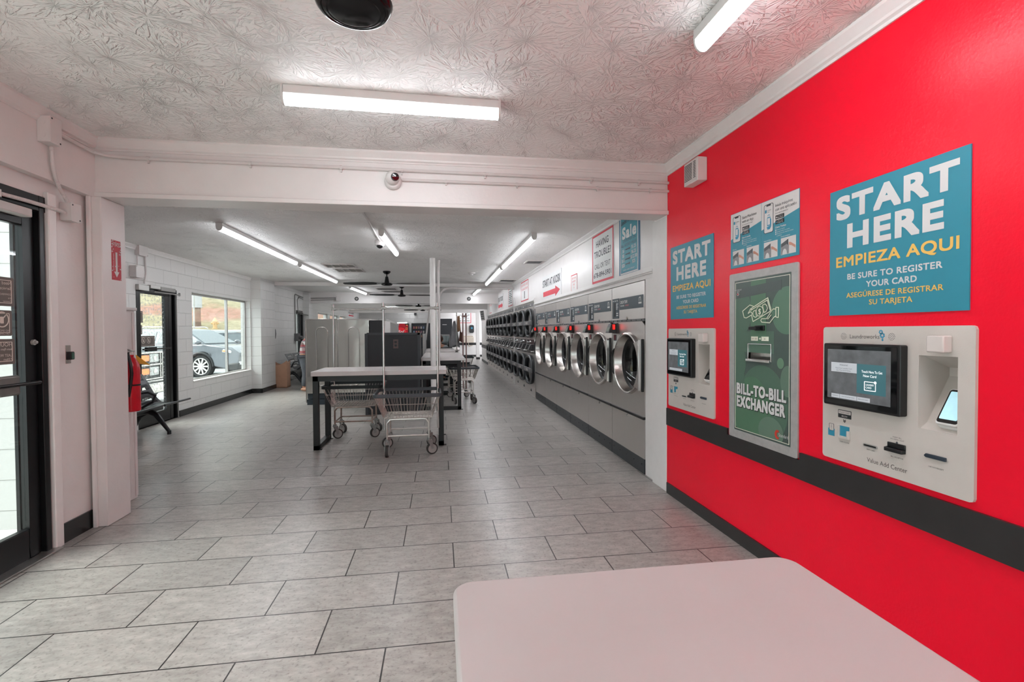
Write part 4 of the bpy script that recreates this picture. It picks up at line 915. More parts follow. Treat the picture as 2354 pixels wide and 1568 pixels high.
lh = [(.242, .821), (.209, .83), (.139, .796), (.154, .757), (.176, .753), (.228, .77), (.231, .78), (.217, .79), (.193, .78), (.214, .805), (.226, .806)]
b1 = [(.214, .806), (.37, .863), (.398, .795), (.387, .783), (.24, .73), (.226, .767)]
b2 = [(.219, .798), (.366, .85), (.391, .791)]
l1 = [(.242, .791), (.263, .797), (.268, .768), (.279, .761), (.261, .754), (.242, .763), (.238, .78)]
l2 = [(.325, .823), (.347, .829), (.362, .819), (.368, .803), (.356, .785), (.339, .78)]
rh = [(.437, .796), (.416, .797), (.4, .785), (.362, .745), (.373, .742), (.4, .764)]
rh2 = [(.362, .744), (.319, .745), (.31, .735), (.319, .725), (.388, .72), (.421, .749), (.435, .756)]
cf = [(.438, .805), (.46, .804), (.458, .748), (.439, .751)]
gl = MB()
for P_, cl_ in ((lh, 0), (b1, 0), (b2, 0), (l1, 1), (l2, 1), (rh, 0), (rh2, 0), (cf, 1), (ellp(.301, .789, .031, .029, 24), 1)):
    strokes(mb, P_, .0046, .012, .0134, cl_); strokes(gl, P_, .0074, .0112, .0122, cl_)
put_text(mb, '$', .301, .789, .034, n=.0134, bold=.02)
for (u, tx) in ((.253, '10-20'), (.347, '5')): mb.ext([(u-.031, .616), (u+.031, .616), (u+.031, .641), (u-.031, .641)], .0112, .0124)
mb.ext([(.296, .625), (.303, .625), (.303, .620), (.311, .6285), (.303, .637), (.303, .632), (.296, .632)], .0112, .0124)
mb.build('line_drawing', M_exwhite, fp, smooth=False, weld=False); gl.build('drawing_outline', M_exglow, fp, smooth=False, weld=False)
letters(fp, mat('brown red print', '7a3b38', .6, var=0), [('$10 - $20', .253, .6285, .009), ('$5', .347, .6285, .009)], n=.0128)
letters(fp, mat('dark print shadow', '2c3230', .6, var=0), [('BILL-TO-BILL', .305, .314, .064, dict(w=.435, bold=.06)), ('EXCHANGER', .302, .234, .066, dict(w=.425, bold=.06))], name='lettering_shadow', n=.0116)
letters(fp, M_offwhite, [('BILL-TO-BILL', .302, .318, .064, dict(w=.435, bold=.05)), ('EXCHANGER', .299, .238, .066, dict(w=.425, bold=.05)), ('Standard', .503, .100, .020, dict(w=.075)), ('MACHINE KEY', .094, .930, .008), ('RESET', .094, .919, .008)], n=.0126)
mb = MB(); mb.ext([(.455+.022*cos(a), .098+.026*sin(a)) for a in [R(60+i*24) for i in range(11)]]+[(.455+.010*cos(a)+.004, .098+.014*sin(a)) for a in [R(300-i*24) for i in range(11)]], .0112, .0126); mb.build('logo', mat('red logo', 'c8402f', .5, var=0), fp, smooth=False)
mb = MB(); mb.cyl((.094, .903, .010), (.094, .903, .016), .0095, n=18); k_ = mb.build('key_switch', M_silver, t); mb = MB(); mb.cyl((.094, .903, .016), (.094, .903, .0175), .005, n=12); mb.build('key_barrel', M_redprint, k_)
mb = MB(); mb.box(.262, .345, .675, .706, .010, .02); mb.box(.255, .325, .680, .700, .02, .055); mb.build('bill_slot', M_blk, t, bevel=.003)
mb = MB(); mb.ring([(wu0-.006, wv0-.012), (wu1+.006, wv0-.012), (wu1+.006, wv1+.006), (wu0-.006, wv1+.006)], [(wu0, wv0), (wu1, wv0), (wu1, wv1), (wu0, wv1)], .006, .018); mb.box(wu0-.008, wu1+.004, wv0-.016, wv0-.002, .012, .03); cw = mb.build('cash_tray', M_chrome, t, bevel=.002)
mb = MB(); mb.add([(wu0, wv0, .01), (wu1, wv0, .01), (wu1, wv1, .01), (wu0, wv1, .01), (wu0, wv0+.01, -.09), (wu1, wv0+.01, -.09), (wu1, wv1-.02, -.09), (wu0, wv1-.02, -.09)], [(0, 1, 5, 4), (1, 2, 6, 5), (2, 3, 7, 6), (3, 0, 4, 7), (4, 5, 6, 7)]); mb.build('tray_lining', M_steel2, cw, smooth=False)

# ------------------------------------------------------------------ small fittings of the near room
M_plast = mat('white plastic', 'dcd6d4', .45, var=.02)
t = thing('alarm_sounder', 'square white louvred sounder high on the red wall by the beam', 'alarm sounder', fr_right(XR, 3.36, 2.40))
mb = MB(); mb.box(0, .19, 0, .165, 0, .075); mb.build('housing', M_plast, t, bevel=.006)
mb = MB()
for i in range(11): mb.box(.012, .115, .03+i*.011, .035+i*.011, .0752, .0762); mb.box(.135+.0, .165, .03+i*.011, .035+i*.011, .0752, .0760)
mb.build('louvre', M_dark, t, smooth=False)
M_paintpipe = mat('white painted conduit', 'd6cfcd', .38, var=.03)
def clamp(mb, p, r, d): mb.tube([Vector(p)-Vector(d)*.008, Vector(p)+Vector(d)*.008], r*1.45, 10); 
mb = MB(); zz = 2.565
mb.tube([(-2.34, 3.35, 2.60), (-2.345, 3.56, 2.595), (-2.335, 3.70, 2.59), (-2.27, 3.735, 2.58), (-2.1, 3.752, 2.575), (-1.0, 3.752, 2.572), (0, 3.752, 2.567), (1.0, 3.752, 2.562), (1.88, 3.752, 2.556)], .012, 10)
for x in (-2.02, -1.35, -.72, -.28, .35, 1.2, 1.6): clamp(mb, (x, 3.752, 2.5745-(x+2)*.005), .012, (1, 0, 0)); mb.box(x-.006, x+.006, 3.75, 3.766, 2.545-(x+2)*.005, 2.575-(x+2)*.005)
tag(mb.build('conduit', M_paintpipe), 'upper white conduit crossing the beam from the corner box', 'conduit')
mb = MB(); mb.tube([(-.28, 3.752, 2.497), (.6, 3.752, 2.495), (1.88, 3.752, 2.488)], .011, 10)
for x in (.05, .6, 1.25, 1.7): clamp(mb, (x, 3.752, 2.495-(x)*.003), .011, (1, 0, 0)); mb.box(x-.005, x+.005, 3.75, 3.766, 2.47, 2.495)
tag(mb.build('conduit', M_paintpipe), 'lower white conduit running from the beam camera to the red wall', 'conduit')
t = thing('security_camera', 'white turret camera on the beam face', 'security camera', fr_front(-.345, 3.765, 2.495))
mb = MB(); mb.lathe([(.062, 0), (.064, .012), (.058, .028), (.05, .034)], 32, c=(0, -.012)); mb.build('base', M_plast, t)
mb = MB(); mb.ell((0, .004, .05), .050, .052, .05, 28, 16); b = mb.build('turret', M_plast, t)
mb = MB(); mb.lathe([(.0001, .03), (.026, .028), (.03, .02), (.03, 0)], 24); mb.build('lens', M_screen, b, M=Matrix.Translation((.016, .0, .077)) @ Matrix.Rotation(R(22), 4, 'Y') @ Matrix.Rotation(R(8), 4, 'X'))
# junction boxes and flexible conduit on the left wall
def jbox(label, M, w, h, d):
    t = thing('junction_box', label, 'junction box', M)
    mb = MB(); mb.box(0, w, 0, h, 0, d-.004); mb.build('box', M_plast, t, bevel=.004)
    mb = MB(); mb.ext(rrect(-.003, w+.003, -.003, h+.003, .008), d-.004, d); cv = mb.build('cover', M_plast, t, bevel=.001)
    mb = MB()
    for u, v in ((.012, h-.012), (w-.012, .012)): mb.cyl((u, v, d), (u, v, d+.0015), .005, n=10)
    mb.build('screw', M_dark, cv); 
    mb = MB()
    for v in (h*.25, h*.75): mb.cyl((-.0002, v, d*.45), (-.0012, v, d*.45), .014, n=16)
    mb.build('knockout', M_plast, t); return t
jbox('upper white junction box on the left wall below the ceiling', fr_left(XLF+.055, 3.275, 2.497), .085, .155, .075)
jbox('lower white junction box beside the glass door head', fr_left(XLF+.0, 3.515, 2.082), .085, .115, .07)
def flex(mb, pts, r):
    P_ = [Vector(p) for p in pts]; out = []; rr = []; acc = 0
    for a, b in zip(P_[:-1], P_[1:]):
        k = max(2, int((b-a).length/.0055))
        for i in range(k): out.append(a+(b-a)*i/k); rr.append(r*(1.0 if len(rr) % 2 else .84))
    mb.tube(out, rr, 10)
mb = MB(); flex(mb, [(-2.335, 3.345, 2.49), (-2.338, 3.35, 2.45), (-2.342, 3.36, 2.38), (-2.350, 3.39, 2.31), (-2.36, 3.43, 2.27), (-2.372, 3.48, 2.24), (-2.378, 3.525, 2.20)], .012)
tag(mb.build('flexible_conduit', M_paintpipe), 'white ribbed flexible conduit hanging between the two junction boxes', 'conduit')
mb = MB(); flex(mb, [(-2.385, 3.51, 2.13), (-2.385, 3.40, 2.132), (-2.385, 3.2, 2.128), (-2.385, 3.0, 2.12), (-2.385, 2.6, 2.12)], .012)
mb.cyl((-2.385, 3.025, 2.10), (-2.385, 3.025, 2.14), .02, n=10)
tag(mb.build('flexible_conduit', M_paintpipe), 'white ribbed conduit running along the top of the glass door frame', 'conduit')
t = thing('exit_button', 'steel plate with a black and green exit button beside the glass door', 'exit button', fr_left(XLF, 3.535, 1.155))
mb = MB(); mb.box(0, .045, 0, .12, 0, .003); mb.build('plate', M_steel2, t, bevel=.001)
mb = MB(); mb.box(.010, .040, .025, .078, .003, .028); mb.build('switch_body', M_blk, t, bevel=.003); mb = MB(); mb.box(.014, .036, .030, .072, .028, .031); mb.build('switch_button', mat('dark green button', '2f5548', .4, var=.05), t)
# red extinguisher sign on the jamb, painted over at the edges
s = board('fire_sign', 'worn red extinguisher arrow sign on the white jamb', 'sign', fr_left(-2.315, 3.832, 1.735), .10, .285, mat('worn red sign', 'c0283a', .5, var=.12, vscale=40), .002)
mb = MB(); mb.ext([(.04, .075), (.06, .075), (.06, .06), (.078, .06), (.05, .02), (.022, .06), (.04, .06)], .002, .0026); mb.ext([(.04, .075), (.06, .075), (.06, .20), (.04, .20)], .002, .0026)
put_text(mb, 'FIRE', .05, .255, .028, w=.075, n=.0026); put_text(mb, 'EXTINGUISHER', .018, .13, .010, w=.12, n=.0026, rot=pi/2)
rnd = random.Random(4)
for i in range(46):
    u, v, r = rnd.choice((rnd.uniform(0, .02), rnd.uniform(.08, .1), rnd.uniform(0, .1))), rnd.choice((rnd.uniform(0, .285), rnd.uniform(.20, .285))), rnd.uniform(.0015, .005)
    mb.ext(ellp(min(max(u, r), .1-r), min(max(v, r), .285-r), r, r*rnd.uniform(.6, 1.6) if r < v < .28 else r*.8, 7), .002, .0028)
mb.build('lettering', M_offwhite, s, smooth=False, weld=False)
# fire extinguisher hung on the partition behind the jamb
t = thing('fire_extinguisher', 'red fire extinguisher with black hose hanging behind the left jamb', 'fire extinguisher', (-2.400, 4.165, .742))
mb = MB(); mb.lathe([(.055, 0), (.062, .008), (.062, .33), (.055, .375), (.035, .41), (.022, .425), (.022, .44)], 28); mb.build('cylinder', mat('red enamel', 'c40f24', .25, var=.04), t)
mb = MB(); mb.cyl((0, 0, .44), (0, 0, .465), .02, .016, 14); mb.box(-.012, .012, -.05, .04, .462, .475); mb.bar((0, .03, .47), (0, -.10, .50), .018, .008); mb.build('valve', M_silver, t, bevel=.002)
mb = MB(); mb.tube([(0, -.03, .455), (.02, -.06, .44), (.04, -.07, .38), (.045, -.064, .30), (.035, -.062, .22), (.02, -.066, .12)], .011, 10); mb.build('hose', M_blk, t)
mb = MB(); mb.lathe([(.063, .20), (.0645, .20), (.0645, .212), (.063, .212)], 28); mb.build('strap', M_blk, t)
mb = MB(); mb.add([(.02, .03, .44), (.02, .05, .37), (.075, .12, .35), (.022, .032, .44), (.022, .052, .37), (.077, .122, .35)], [(0, 1, 2), (5, 4, 3), (0, 3, 4, 1), (1, 4, 5, 2), (2, 5, 3, 0)]); mb.build('inspection_tag', mat('yellow card tag', 'd8a53c', .6, var=.04), t)
mb = MB(); mb.box(-.083, -.058, -.02, .02, .30, .34); mb.box(-.083, -.058, -.02, .02, .05, .09); mb.build('bracket', M_silver, t)

# ------------------------------------------------------------------ fans, dome camera, vents, detectors
M_fan = mat('gloss black fan enamel', '0f0f11', .16, .2, var=.05)
def fan(label, c, zc, zh, ang, R_=.80, big=1., lift=0.):
    t = thing('ceiling_fan', label, 'ceiling fan', (c[0], c[1], zc), 'black ceiling fans')
    d = zh-zc
    mb = MB(); mb.lathe([(.0001, 0), (.075, 0), (.078, -.02), (.05, -.05), (.03, -.062), (.0001, -.062)], 28); mb.build('canopy', M_fan, t)
    mb = MB(); mb.cyl((0, 0, -.05), (0, 0, d+.10), .012, n=12); mb.build('downrod', M_fan, t)
    mb = MB(); mb.lathe([(.0001, d+.15), (.028, d+.15), (.045, d+.05), (.05, d+.02)], 28); mb.build('motor_neck', M_fan, t)
    mb = MB(); mb.lathe([(.05, d+.025), (.095*big, d+.02), (.112*big, d), (.108*big, d-.012), (.098*big, d-.024), (.092*big, d-.026), (.090*big, d-.024), (.078*big, d-.030), (.074*big, d-.029), (.062*big, d-.034), (.0001, d-.038)], 40); mb.build('motor_housing', M_fan, t)
    for k in range(2):
        a = ang+pi*k; ca, sa = cos(a), sin(a); bl = []
        secs = [(.09, .035, 0), (.17, .05, .01), (.25, .10, .02), (.45, .13, .015), (.68, .12, .005), (R_, .07, 0), (R_+.02, .0, 0)]
        vs_ = []
        for r, wd, tw in secs:
            for s_, th in ((-1, .004), (1, .004), (1, -.004), (-1, -.004)):
                x, y, z = r, s_*wd/2, d+.012+lift+s_*wd*.16+th; vs_.append((x*ca-y*sa, x*sa+y*ca, z))
        fs = [(i*4+j, i*4+(j+1) % 4, (i+1)*4+(j+1) % 4, (i+1)*4+j) for i in range(len(secs)-1) for j in range(4)]+[(3, 2, 1, 0)]
        MB().add(vs_, fs).build('blade', M_fan, t)
        mb = MB(); mb.bar((.05*ca, .05*sa, d+.012+lift), (.20*ca, .20*sa, d+.012+lift), .04, .012); mb.build('blade_arm', M_silver, t, bevel=.003)
    return t
fan('near-room black ceiling fan, cut by the top of the view', (-.258, 1.578), ZF, 2.375, R(-9.5), big=1.05, lift=.075)
fan('first black ceiling fan beyond the beam, left of the white pole', (-1.067, 10.04), ZC, 2.315, R(-3), .84)
fan('second black ceiling fan, behind the first and just right of it', (-1.05, 13.6), ZC+.03, 2.35, R(4), .84)
fan('third ceiling fan, its hub just below the deep beam', (-.80, 17.9), ZC+.03, 2.29, R(-2), .80)
fan('farthest ceiling fan, beyond the second deep beam', (-.78, 21.8), ZC+.03, 2.30, R(2), .80)
t = thing('dome_camera', 'white dome camera on the far-room ceiling beside the short tube light', 'security camera', (-.80, 6.70, ZC))
mb = MB(); mb.lathe([(.065, 0), (.068, -.02), (.066, -.055), (.055, -.065), (.0001, -.065)], 28); mb.build('base', M_plast, t)
mb = MB(); mb.ell((0, 0, -.06), .048, .048, .045, 24, 14); mb.build('dome', M_screen, t)
mb = MB(); mb.tube([(-.765, 3.98, ZC-.012), (-.77, 5.2, ZC-.012), (-.79, 6.64, ZC-.012)], .011, 10); clamp(mb, (-.785, 6.2, ZC-.012), .011, (0, 1, 0)); tag(mb.build('conduit', M_paintpipe), 'white conduit along the far-room ceiling to the dome camera', 'conduit')
M_vent = mat('white vent metal', 'cfcac7', .45, .1, var=.03)
def vent(label, x0, x1, y0, y1, z, cells, dark=False):
    t = thing('ceiling_vent', label, 'ceiling vent', (x0, y0, z))
    w, l = x1-x0, y1-y0
    mb = MB(); mb.ring([(0, 0), (w, 0), (w, l), (0, l)], [(.03, .03), (w-.03, .03), (w-.03, l-.03), (.03, l-.03)], -.02, 0); mb.build('frame', M_vent, t, bevel=.004)
    mb = MB(); n = 16 if dark else 4
    for i in range(1, n):
        x = .03+(w-.06)*i/n; mb.box(x-.004, x+.004, .03, l-.03, -.016, -.002)
    mb.build('louvre', M_vent if not dark else M_grey, t, smooth=False)
    mb = MB(); mb.box(.03, w-.03, .03, l-.03, -.004, -.001); mb.build('duct_opening', M_dark if dark else mat('grey filter', '9d9793', .8, var=.1), t, smooth=False)
    return t
vent('pale return vent nearest, beside the second window-side tube light', -2.10, -1.53, 9.0, 9.48, ZC, 4)
vent('pale return vent just behind the nearest one', -2.03, -1.49, 9.62, 10.15, ZC, 4)
vent('dark return vent beyond the shallow beam', -1.83, -1.25, 14.1, 14.7, ZC+.03, 3, True)
vent('dark return vent right behind the other dark one', -1.75, -1.17, 15.0, 15.6, ZC+.03, 3, True)
vent('small dark slotted vent above the washers', 1.48, 1.80, 8.2, 8.55, ZC, 8, True)
vent('small dark slotted vent above the first dryers', 1.40, 1.78, 11.3, 11.7, ZC, 8, True)
t = thing('smoke_detector', 'small white smoke detector on the far-room ceiling', 'smoke detector', (.65, 10.1, ZC))
mb = MB(); mb.lathe([(.07, 0), (.072, -.02), (.05, -.035), (.0001, -.035)], 24); mb.build('base', M_plast, t); mb = MB(); mb.lathe([(.03, -.035), (.025, -.055), (.0001, -.055)], 20); mb.build('sensor', M_plast, t)
for x, z, l in ((-2.61, 2.40, 'left'), (.92, 2.413, 'right')):
    t = thing('ceiling_speaker', 'round black speaker on the deep beam, %s of the two' % l, 'speaker', fr_front(x, 15.8, z), 'round black speakers on the deep beam')
    mb = MB(); mb.lathe([(.062, 0), (.062, .012), (.05, .014), (.0001, .008)], 28); mb.build('body', M_blk, t); mb = MB(); mb.lathe([(.034, .012), (.028, .016), (.022, .012)], 24); mb.build('ring', M_silver, t); mb = MB(); mb.ell((0, 0, .012), .014, .014, .006, 14, 8); mb.build('cone', M_grey, t)
# boxes near the far-room doors
jbox('white box above the far-room glass door', fr_left(XL, 7.40, 2.44), .20, .17, .06)
jbox('grey-sided box on the wall just left of the far-room door head', fr_left(XL, 7.27, 2.12), .18, .16, .09)
mb = MB(); mb.tube([(XL+.02, 7.6, 2.44), (XL+.02, 7.61, 2.2), (XL+.03, 7.55, 2.06)], .012, 8); mb.tube([(XL+.015, 7.2, 2.60), (XL+.015, 7.4, 2.58)], .01, 8); mb.tube([(XL+.02, 7.42, 2.44), (XL+.02, 7.42, 2.28)], .008, 8)
tag(mb.build('conduit', M_paintpipe), 'white flexible conduit above the far-room glass door', 'conduit')
M_gc = mat('grey conduit', '8f8d8b', .45, .4, var=.05)
mb = MB(); mb.tube([(XL+.02, 14.75, 1.3), (XL+.02, 14.75, 2.42), (XL+.02, 14.8, 2.46), (XL+.02, 15.3, 2.43), (XL+.02, 15.58, 2.42)], .014, 8); mb.tube([(XL+.03, 15.0, 2.0), (XL+.03, 14.95, 2.3), (XL+.03, 15.1, 2.40), (XL+.02, 15.58, 2.36)], .010, 8)
tag(mb.build('conduit', M_gc), 'grey looped conduit above the second glass door', 'conduit')
mb = MB(); mb.tube([(-3.98, 15.77, 2.41), (-3.22, 15.77, 2.42)], .014, 8); mb.tube([(-3.98, 15.77, 2.35), (-3.22, 15.77, 2.37)], .010, 8)
tag(mb.build('conduit', M_gc), 'pair of grey conduits on the deep beam leading to the small white box', 'conduit')
jbox('small white box at the end of the grey conduit on the deep beam', fr_front(-3.22, 15.8, 2.33), .14, .14, .07)
t = thing('soap_dispenser', 'rounded dark grey dispenser on the wall beside the pilaster', 'dispenser', fr_left(XL, 12.52, 1.16))
mb = MB(); mb.ext([(0, .02), (.10, .0), (.22, .05), (.26, .16), (.22, .27), (.1, .30), (0, .30)], 0, .13); mb.build('body', M_grey, t, bevel=.01)
t = thing('wall_outlet', 'grey metal outlet box on the wall left of the second glass door', 'outlet box', fr_left(XL, 14.7, 1.10)); mb = MB(); mb.box(0, .18, 0, .22, 0, .12); mb.build('box', M_grey, t, bevel=.006); mb = MB(); mb.cyl((.09, .1, .12), (.09, .1, .2), .05, n=14); mb.build('plug', M_grey, t)
# round white post with its conduit
t = thing('support_pole', 'tall round white support pole in the middle of the far room', 'pole', (-.127, 8.20, 0))
mb = MB(); mb.cyl((0, 0, 0), (0, 0, ZC), .047, n=28); mb.build('pole', M_whitetrim, t); mb = MB(); mb.cyl((0, 0, 0), (0, 0, .012), .055, n=28); mb.build('foot_plate', M_whitetrim, t)
mb = MB(); mb.tube([(-.035, 8.27, .02), (-.035, 8.27, 1.2), (-.033, 8.27, ZC-.18), (-.02, 8.27, ZC-.02)], .022, 12)
tag(mb.build('conduit', M_paintpipe), 'thin white conduit strapped to the side of the support pole', 'conduit')
mb = MB(); px, py, pz = -.035, 12.32, 2.44
pts = [(px, py, .0), (px, py, 1.0), (px, py, pz-.26)]+[(px+.26*(1-cos(R(a))), py, pz-.26+.26*sin(R(a))) for a in (15, 30, 45, 60, 75)]+[(px+.26, py, pz), (1.0, py, pz+.005), (XM, py, pz+.01)]
mb.tube(pts, .030, 16); mb.tube([(px, py, 2.08), (px, py, 2.14)], .036, 16); mb.tube([(px+.34, py, pz), (px+.42, py, pz)], .036, 16)
tag(mb.build('drain_pipe', M_paintpipe), 'thick white pipe bending under the shallow beam toward the dryers', 'pipe')
# ------------------------------------------------------------------ tables
M_top = mat('white solid surface', 'd9d2d0', .22, var=.015, vscale=5)
M_topfront = mat('white laminate', 'bbb3b2', .38, var=.02, vscale=4)
M_tube = mat('black square tube steel', '161617', .4, var=.1)
def folding_table(label, x0, x1, y0, y1, h=.902, th=.052, lw=.062, inset=(.012, .035), bottom='y'):
    t = thing('folding_table', label, 'table', (0, 0, 0), 'white topped folding tables')
    mb = MB(); mb.ext([(x0, y0), (x1, y0), (x1, y1), (x0, y1)], h-th, h); mb.build('tabletop', M_top, t, bevel=.004)
    a, b = x0+inset[0], x1-inset[1]; c, e = y0+.03, y1-.03; z = h-th
    for x in (a, b-lw):
        for y in (c, e-lw):
            mb = MB(); mb.box(x, x+lw, y, y+lw, 0, z); mb.build('leg', M_tube, t, bevel=.003)
            mb = MB(); mb.box(x+lw*.4, x+lw*1.45, y+.01, y+.05, 0, .008); mb.build('foot_tab', M_tube, t)
    mb = MB(); mb.box(a, b, c, c+lw, z-lw, z); mb.box(a, b, e-lw, e, z-lw, z); mb.box(a, a+lw, c, e, z-lw, z); mb.box(b-lw, b, c, e, z-lw, z); mb.build('top_frame', M_tube, t, bevel=.003)
    mb = MB()
    if bottom == 'y':
        for x in (a, b-lw): mb.box(x, x+lw, c, e, 0, lw*.9)
    else:
        for y in (c, e-lw): mb.box(a, b, y, y+lw, 0, lw)
    mb.build('floor_rail', M_tube, t, bevel=.003)
    return t
folding_table('long white-topped table on black frame with two wire carts at it', -1.462, .062, 5.735, 6.43)
folding_table('second white-topped table, standing behind the round support pole', -.335, .402, 8.33, 10.42, .905, inset=(.02, .06), bottom='x')
folding_table('third white-topped table, right behind the second one', -.33, .31, 10.52, 12.2, .935, inset=(.02, .05), bottom='x')
folding_table('farthest white-topped table, with the open laptop on it', -.42, .52, 13.45, 14.4, .852, inset=(.02, .05), bottom='x')
# laminate table in the foreground
t = thing('foreground_table', 'white round-cornered table top in the near corner of the view', 'table', (0, 0, 0))
mb = MB(); mb.ext(rrect(.022, .862, .30, 1.098, .045, 8), .745, .78); mb.build('tabletop', M_topfront, t, bevel=.008, segs=3)
mb = MB(); mb.cyl((.44, .70, .03), (.44, .70, .745), .038, n=24); mb.build('pedestal', M_tube, t)
mb = MB(); mb.lathe([(.27, 0), (.27, .012), (.06, .035), (.0001, .035)], 32, c=(.44, .70)); mb.build('base_plate', M_tube, t)
mb = MB(); mb.bar((.16, .70, .737), (.72, .70, .737), .05, .016); mb.bar((.44, .42, .736), (.44, .98, .736), .05, .014); mb.build('top_bracket', M_tube, t)

# ------------------------------------------------------------------ wire laundry carts
M_wire = mat('chrome wire', 'd3ccc6', .3, .9, var=.1, vscale=20)
M_rust = mat('rusted chrome tube', 'a08c82', .35, .85, var=.35, vscale=9)
M_rim = mat('dark slate rim cover', '4b4f54', .5, var=.05)
M_rimd = mat('blackish rim cover', '22292a', .5, var=.05)
M_wheelc = mat('grey wheel disc', 'a9a6a3', .45, .2, var=.05)
M_tyre = mat('dark rubber tyre', '3a3634', .7, var=.1)
M_zinc = mat('zinc caster fork', '9b9c9a', .4, .7, var=.1)
def cart(label, M, L=.66, Wd=.50, rimm=None, tubem=None, hang=True, rack=None, casters=(20, 40, -15, 60), h0=.40, h1=.66, polem=None):
    """basket L wide (x) and Wd deep (y), origin at floor centre"""
    rimm = rimm or M_rim; tubem = tubem or M_wire
    t = thing('laundry_cart', label, 'laundry cart', M, 'wire laundry carts')
    a, b = L/2, Wd/2; ai, bi = a*.74, b*.74
    # basket wires
    mb = MB(); w_ = .0024
    def lerp(k): return a*k+ai*(1-k), b*k+bi*(1-k), h0+.01+(h1-h0-.01)*k
    for k in (0, .30, .62):
        x, y, z = lerp(k); mb.tube([(px_, py_, z) for px_, py_ in rrect(-x, x, -y, y, .045, 3)], .0032, 6, True)
    n = int(L/.042)
    for i in range(n+1):
        u = -1+2*i/n
        for s_ in (-1, 1): mb.tube([(u*ai*.93, s_*bi, h0+.01), (u*a*.93, s_*b, h1)], w_, 5)
    n = int(Wd/.042)
    for i in range(n+1):
        u = -1+2*i/n
        for s_ in (-1, 1): mb.tube([(s_*ai, u*bi*.93, h0+.01), (s_*a, u*b*.93, h1)], w_, 5)
    mb.build('basket_side', M_wire, t)
    mb = MB()
    for i in range(int(L/.05)+1): u = -1+2*i/int(L/.05); mb.tube([(u*ai*.95, -bi, h0+.008), (u*ai*.95, bi, h0+.008)], w_, 5)
    for i in range(int(Wd/.07)+1): u = -1+2*i/int(Wd/.07); mb.tube([(-ai, u*bi*.95, h0+.004), (ai, u*bi*.95, h0+.004)], w_*1.3, 5)
    mb.build('basket_floor', M_wire, t)
    mb = MB(); o = rrect(-a-.012, a+.012, -b-.012, b+.012, .05, 4); i_ = rrect(-a+.008, a-.008, -b+.008, b-.008, .04, 4); mb.ring(o, i_, h1-.018, h1+.022); mb.build('rim_cover', rimm, t, bevel=.006)
    # tube frame: two bent side hoops and stretchers
    lx, ly = ai*.86, bi*.88; zc = .165
    for s_ in (-1, 1):
        mb = MB(); y = s_*ly; mb.tube([(-lx, y, zc), (-lx, y, h0-.05), (-lx+.03, y, h0-.012), (-lx+.06, y, h0-.008), (lx-.06, y, h0-.008), (lx-.03, y, h0-.012), (lx, y, h0-.05), (lx, y, zc)], .011, 8); mb.build('frame_hoop', tubem, t)
        mb = MB(); mb.tube([(-lx, y, .215), (lx, y, .215)], .009, 8); mb.build('stretcher', tubem, t)
        mb = MB(); mb.tube([(s_*lx, -ly, .215), (s_*lx, ly, .215)], .009, 8); mb.build('stretcher', tubem, t)
    k = 0
    for sx in (-1, 1):
        for sy in (-1, 1):
            ang = R(casters[k]); k += 1; x, y = sx*lx, sy*ly; d = Vector((cos(ang), sin(ang), 0)); off = d*.035; n_ = Vector((-sin(ang), cos(ang), 0)); r = .062
            c = Vector((x, y, 0))+off+Vector((0, 0, r))
            mb = MB(); mb.cyl(c-n_*.015, c+n_*.015, r, n=24); wh = mb.build('wheel', M_tyre, t)
            mb = MB(); mb.cyl(c-n_*.017, c+n_*.017, r*.78, n=24); mb.cyl(c-n_*.024, c+n_*.024, .014, n=12); mb.build('wheel_disc', M_wheelc, wh)
            mb = MB(); top = Vector((x, y, zc))
            for q in (-1, 1):
                p0 = top+n_*.022*q; mb.add([p0-d*.022, p0+d*.03, c+n_*.022*q+d*.012, c+n_*.022*q-d*.012, p0-d*.022+n_*.003*q, p0+d*.03+n_*.003*q, c+n_*.025*q+d*.012, c+n_*.025*q-d*.012], [(0, 1, 2, 3), (7, 6, 5, 4), (0, 4, 5, 1), (1, 5, 6, 2), (2, 6, 7, 3), (3, 7, 4, 0)])
            mb.box(x-.026, x+.026, y-.026, y+.026, zc-.006, zc); mb.cyl((x, y, zc), (x, y, zc+.02), .021, n=14); mb.build('caster_fork', M_zinc, t)
    # hanging rail on two poles
    if rack:
        xl, xr, yy, zt, zb, fwd = rack
        mb = MB(); mb.cyl((xl, yy, zb), (xl, yy, zt+.04), .0125, n=12); mb.cyl((xl, yy, zt+.035), (xl, yy, zt+.06), .016, n=12); mb.build('pole', polem or M_chrome, t)
        mb = MB(); mb.cyl((xr, yy, zb), (xr, yy, zt+.04), .0125, n=12); mb.cyl((xr, yy, zt+.035), (xr, yy, zt+.06), .016, n=12); mb.build('pole', polem or M_chrome, t)
        mb = MB(); mb.cyl((xl, yy, zt), (xr, yy, zt), .0145, n=12); mb.cyl((xl-.02, yy, zt), (xl+.035, yy, zt), .02, n=12); mb.cyl((xr-.035, yy, zt), (xr+.02, yy, zt), .02, n=12); mb.build('hanging_rail', polem or M_chrome, t)
    return t
cart('wire cart nearest the camera, grey rim, in front of the long table', Matrix.Translation((-.365, 5.57, 0)) @ Matrix.Rotation(R(1), 4, 'Z'), .70, .60, rack=(-.280, .328, .11, 1.624, .23, 0), casters=(-92, 200, 20, 35), h0=.405, h1=.664)
cart('wire cart with blackish rim and rusty frame, under the long table', Matrix.Translation((-1.105, 6.55, 0)) @ Matrix.Rotation(R(0), 4, 'Z'), .72, .60, rimm=M_rimd, tubem=M_rust, rack=(-.315, .335, .20, 1.66, .30, 0), casters=(30, -40, 35, -40), h0=.405, h1=.66)
M_pinkpole = mat('pinkish chrome pole', '9c7f7c', .3, .8, var=.1)
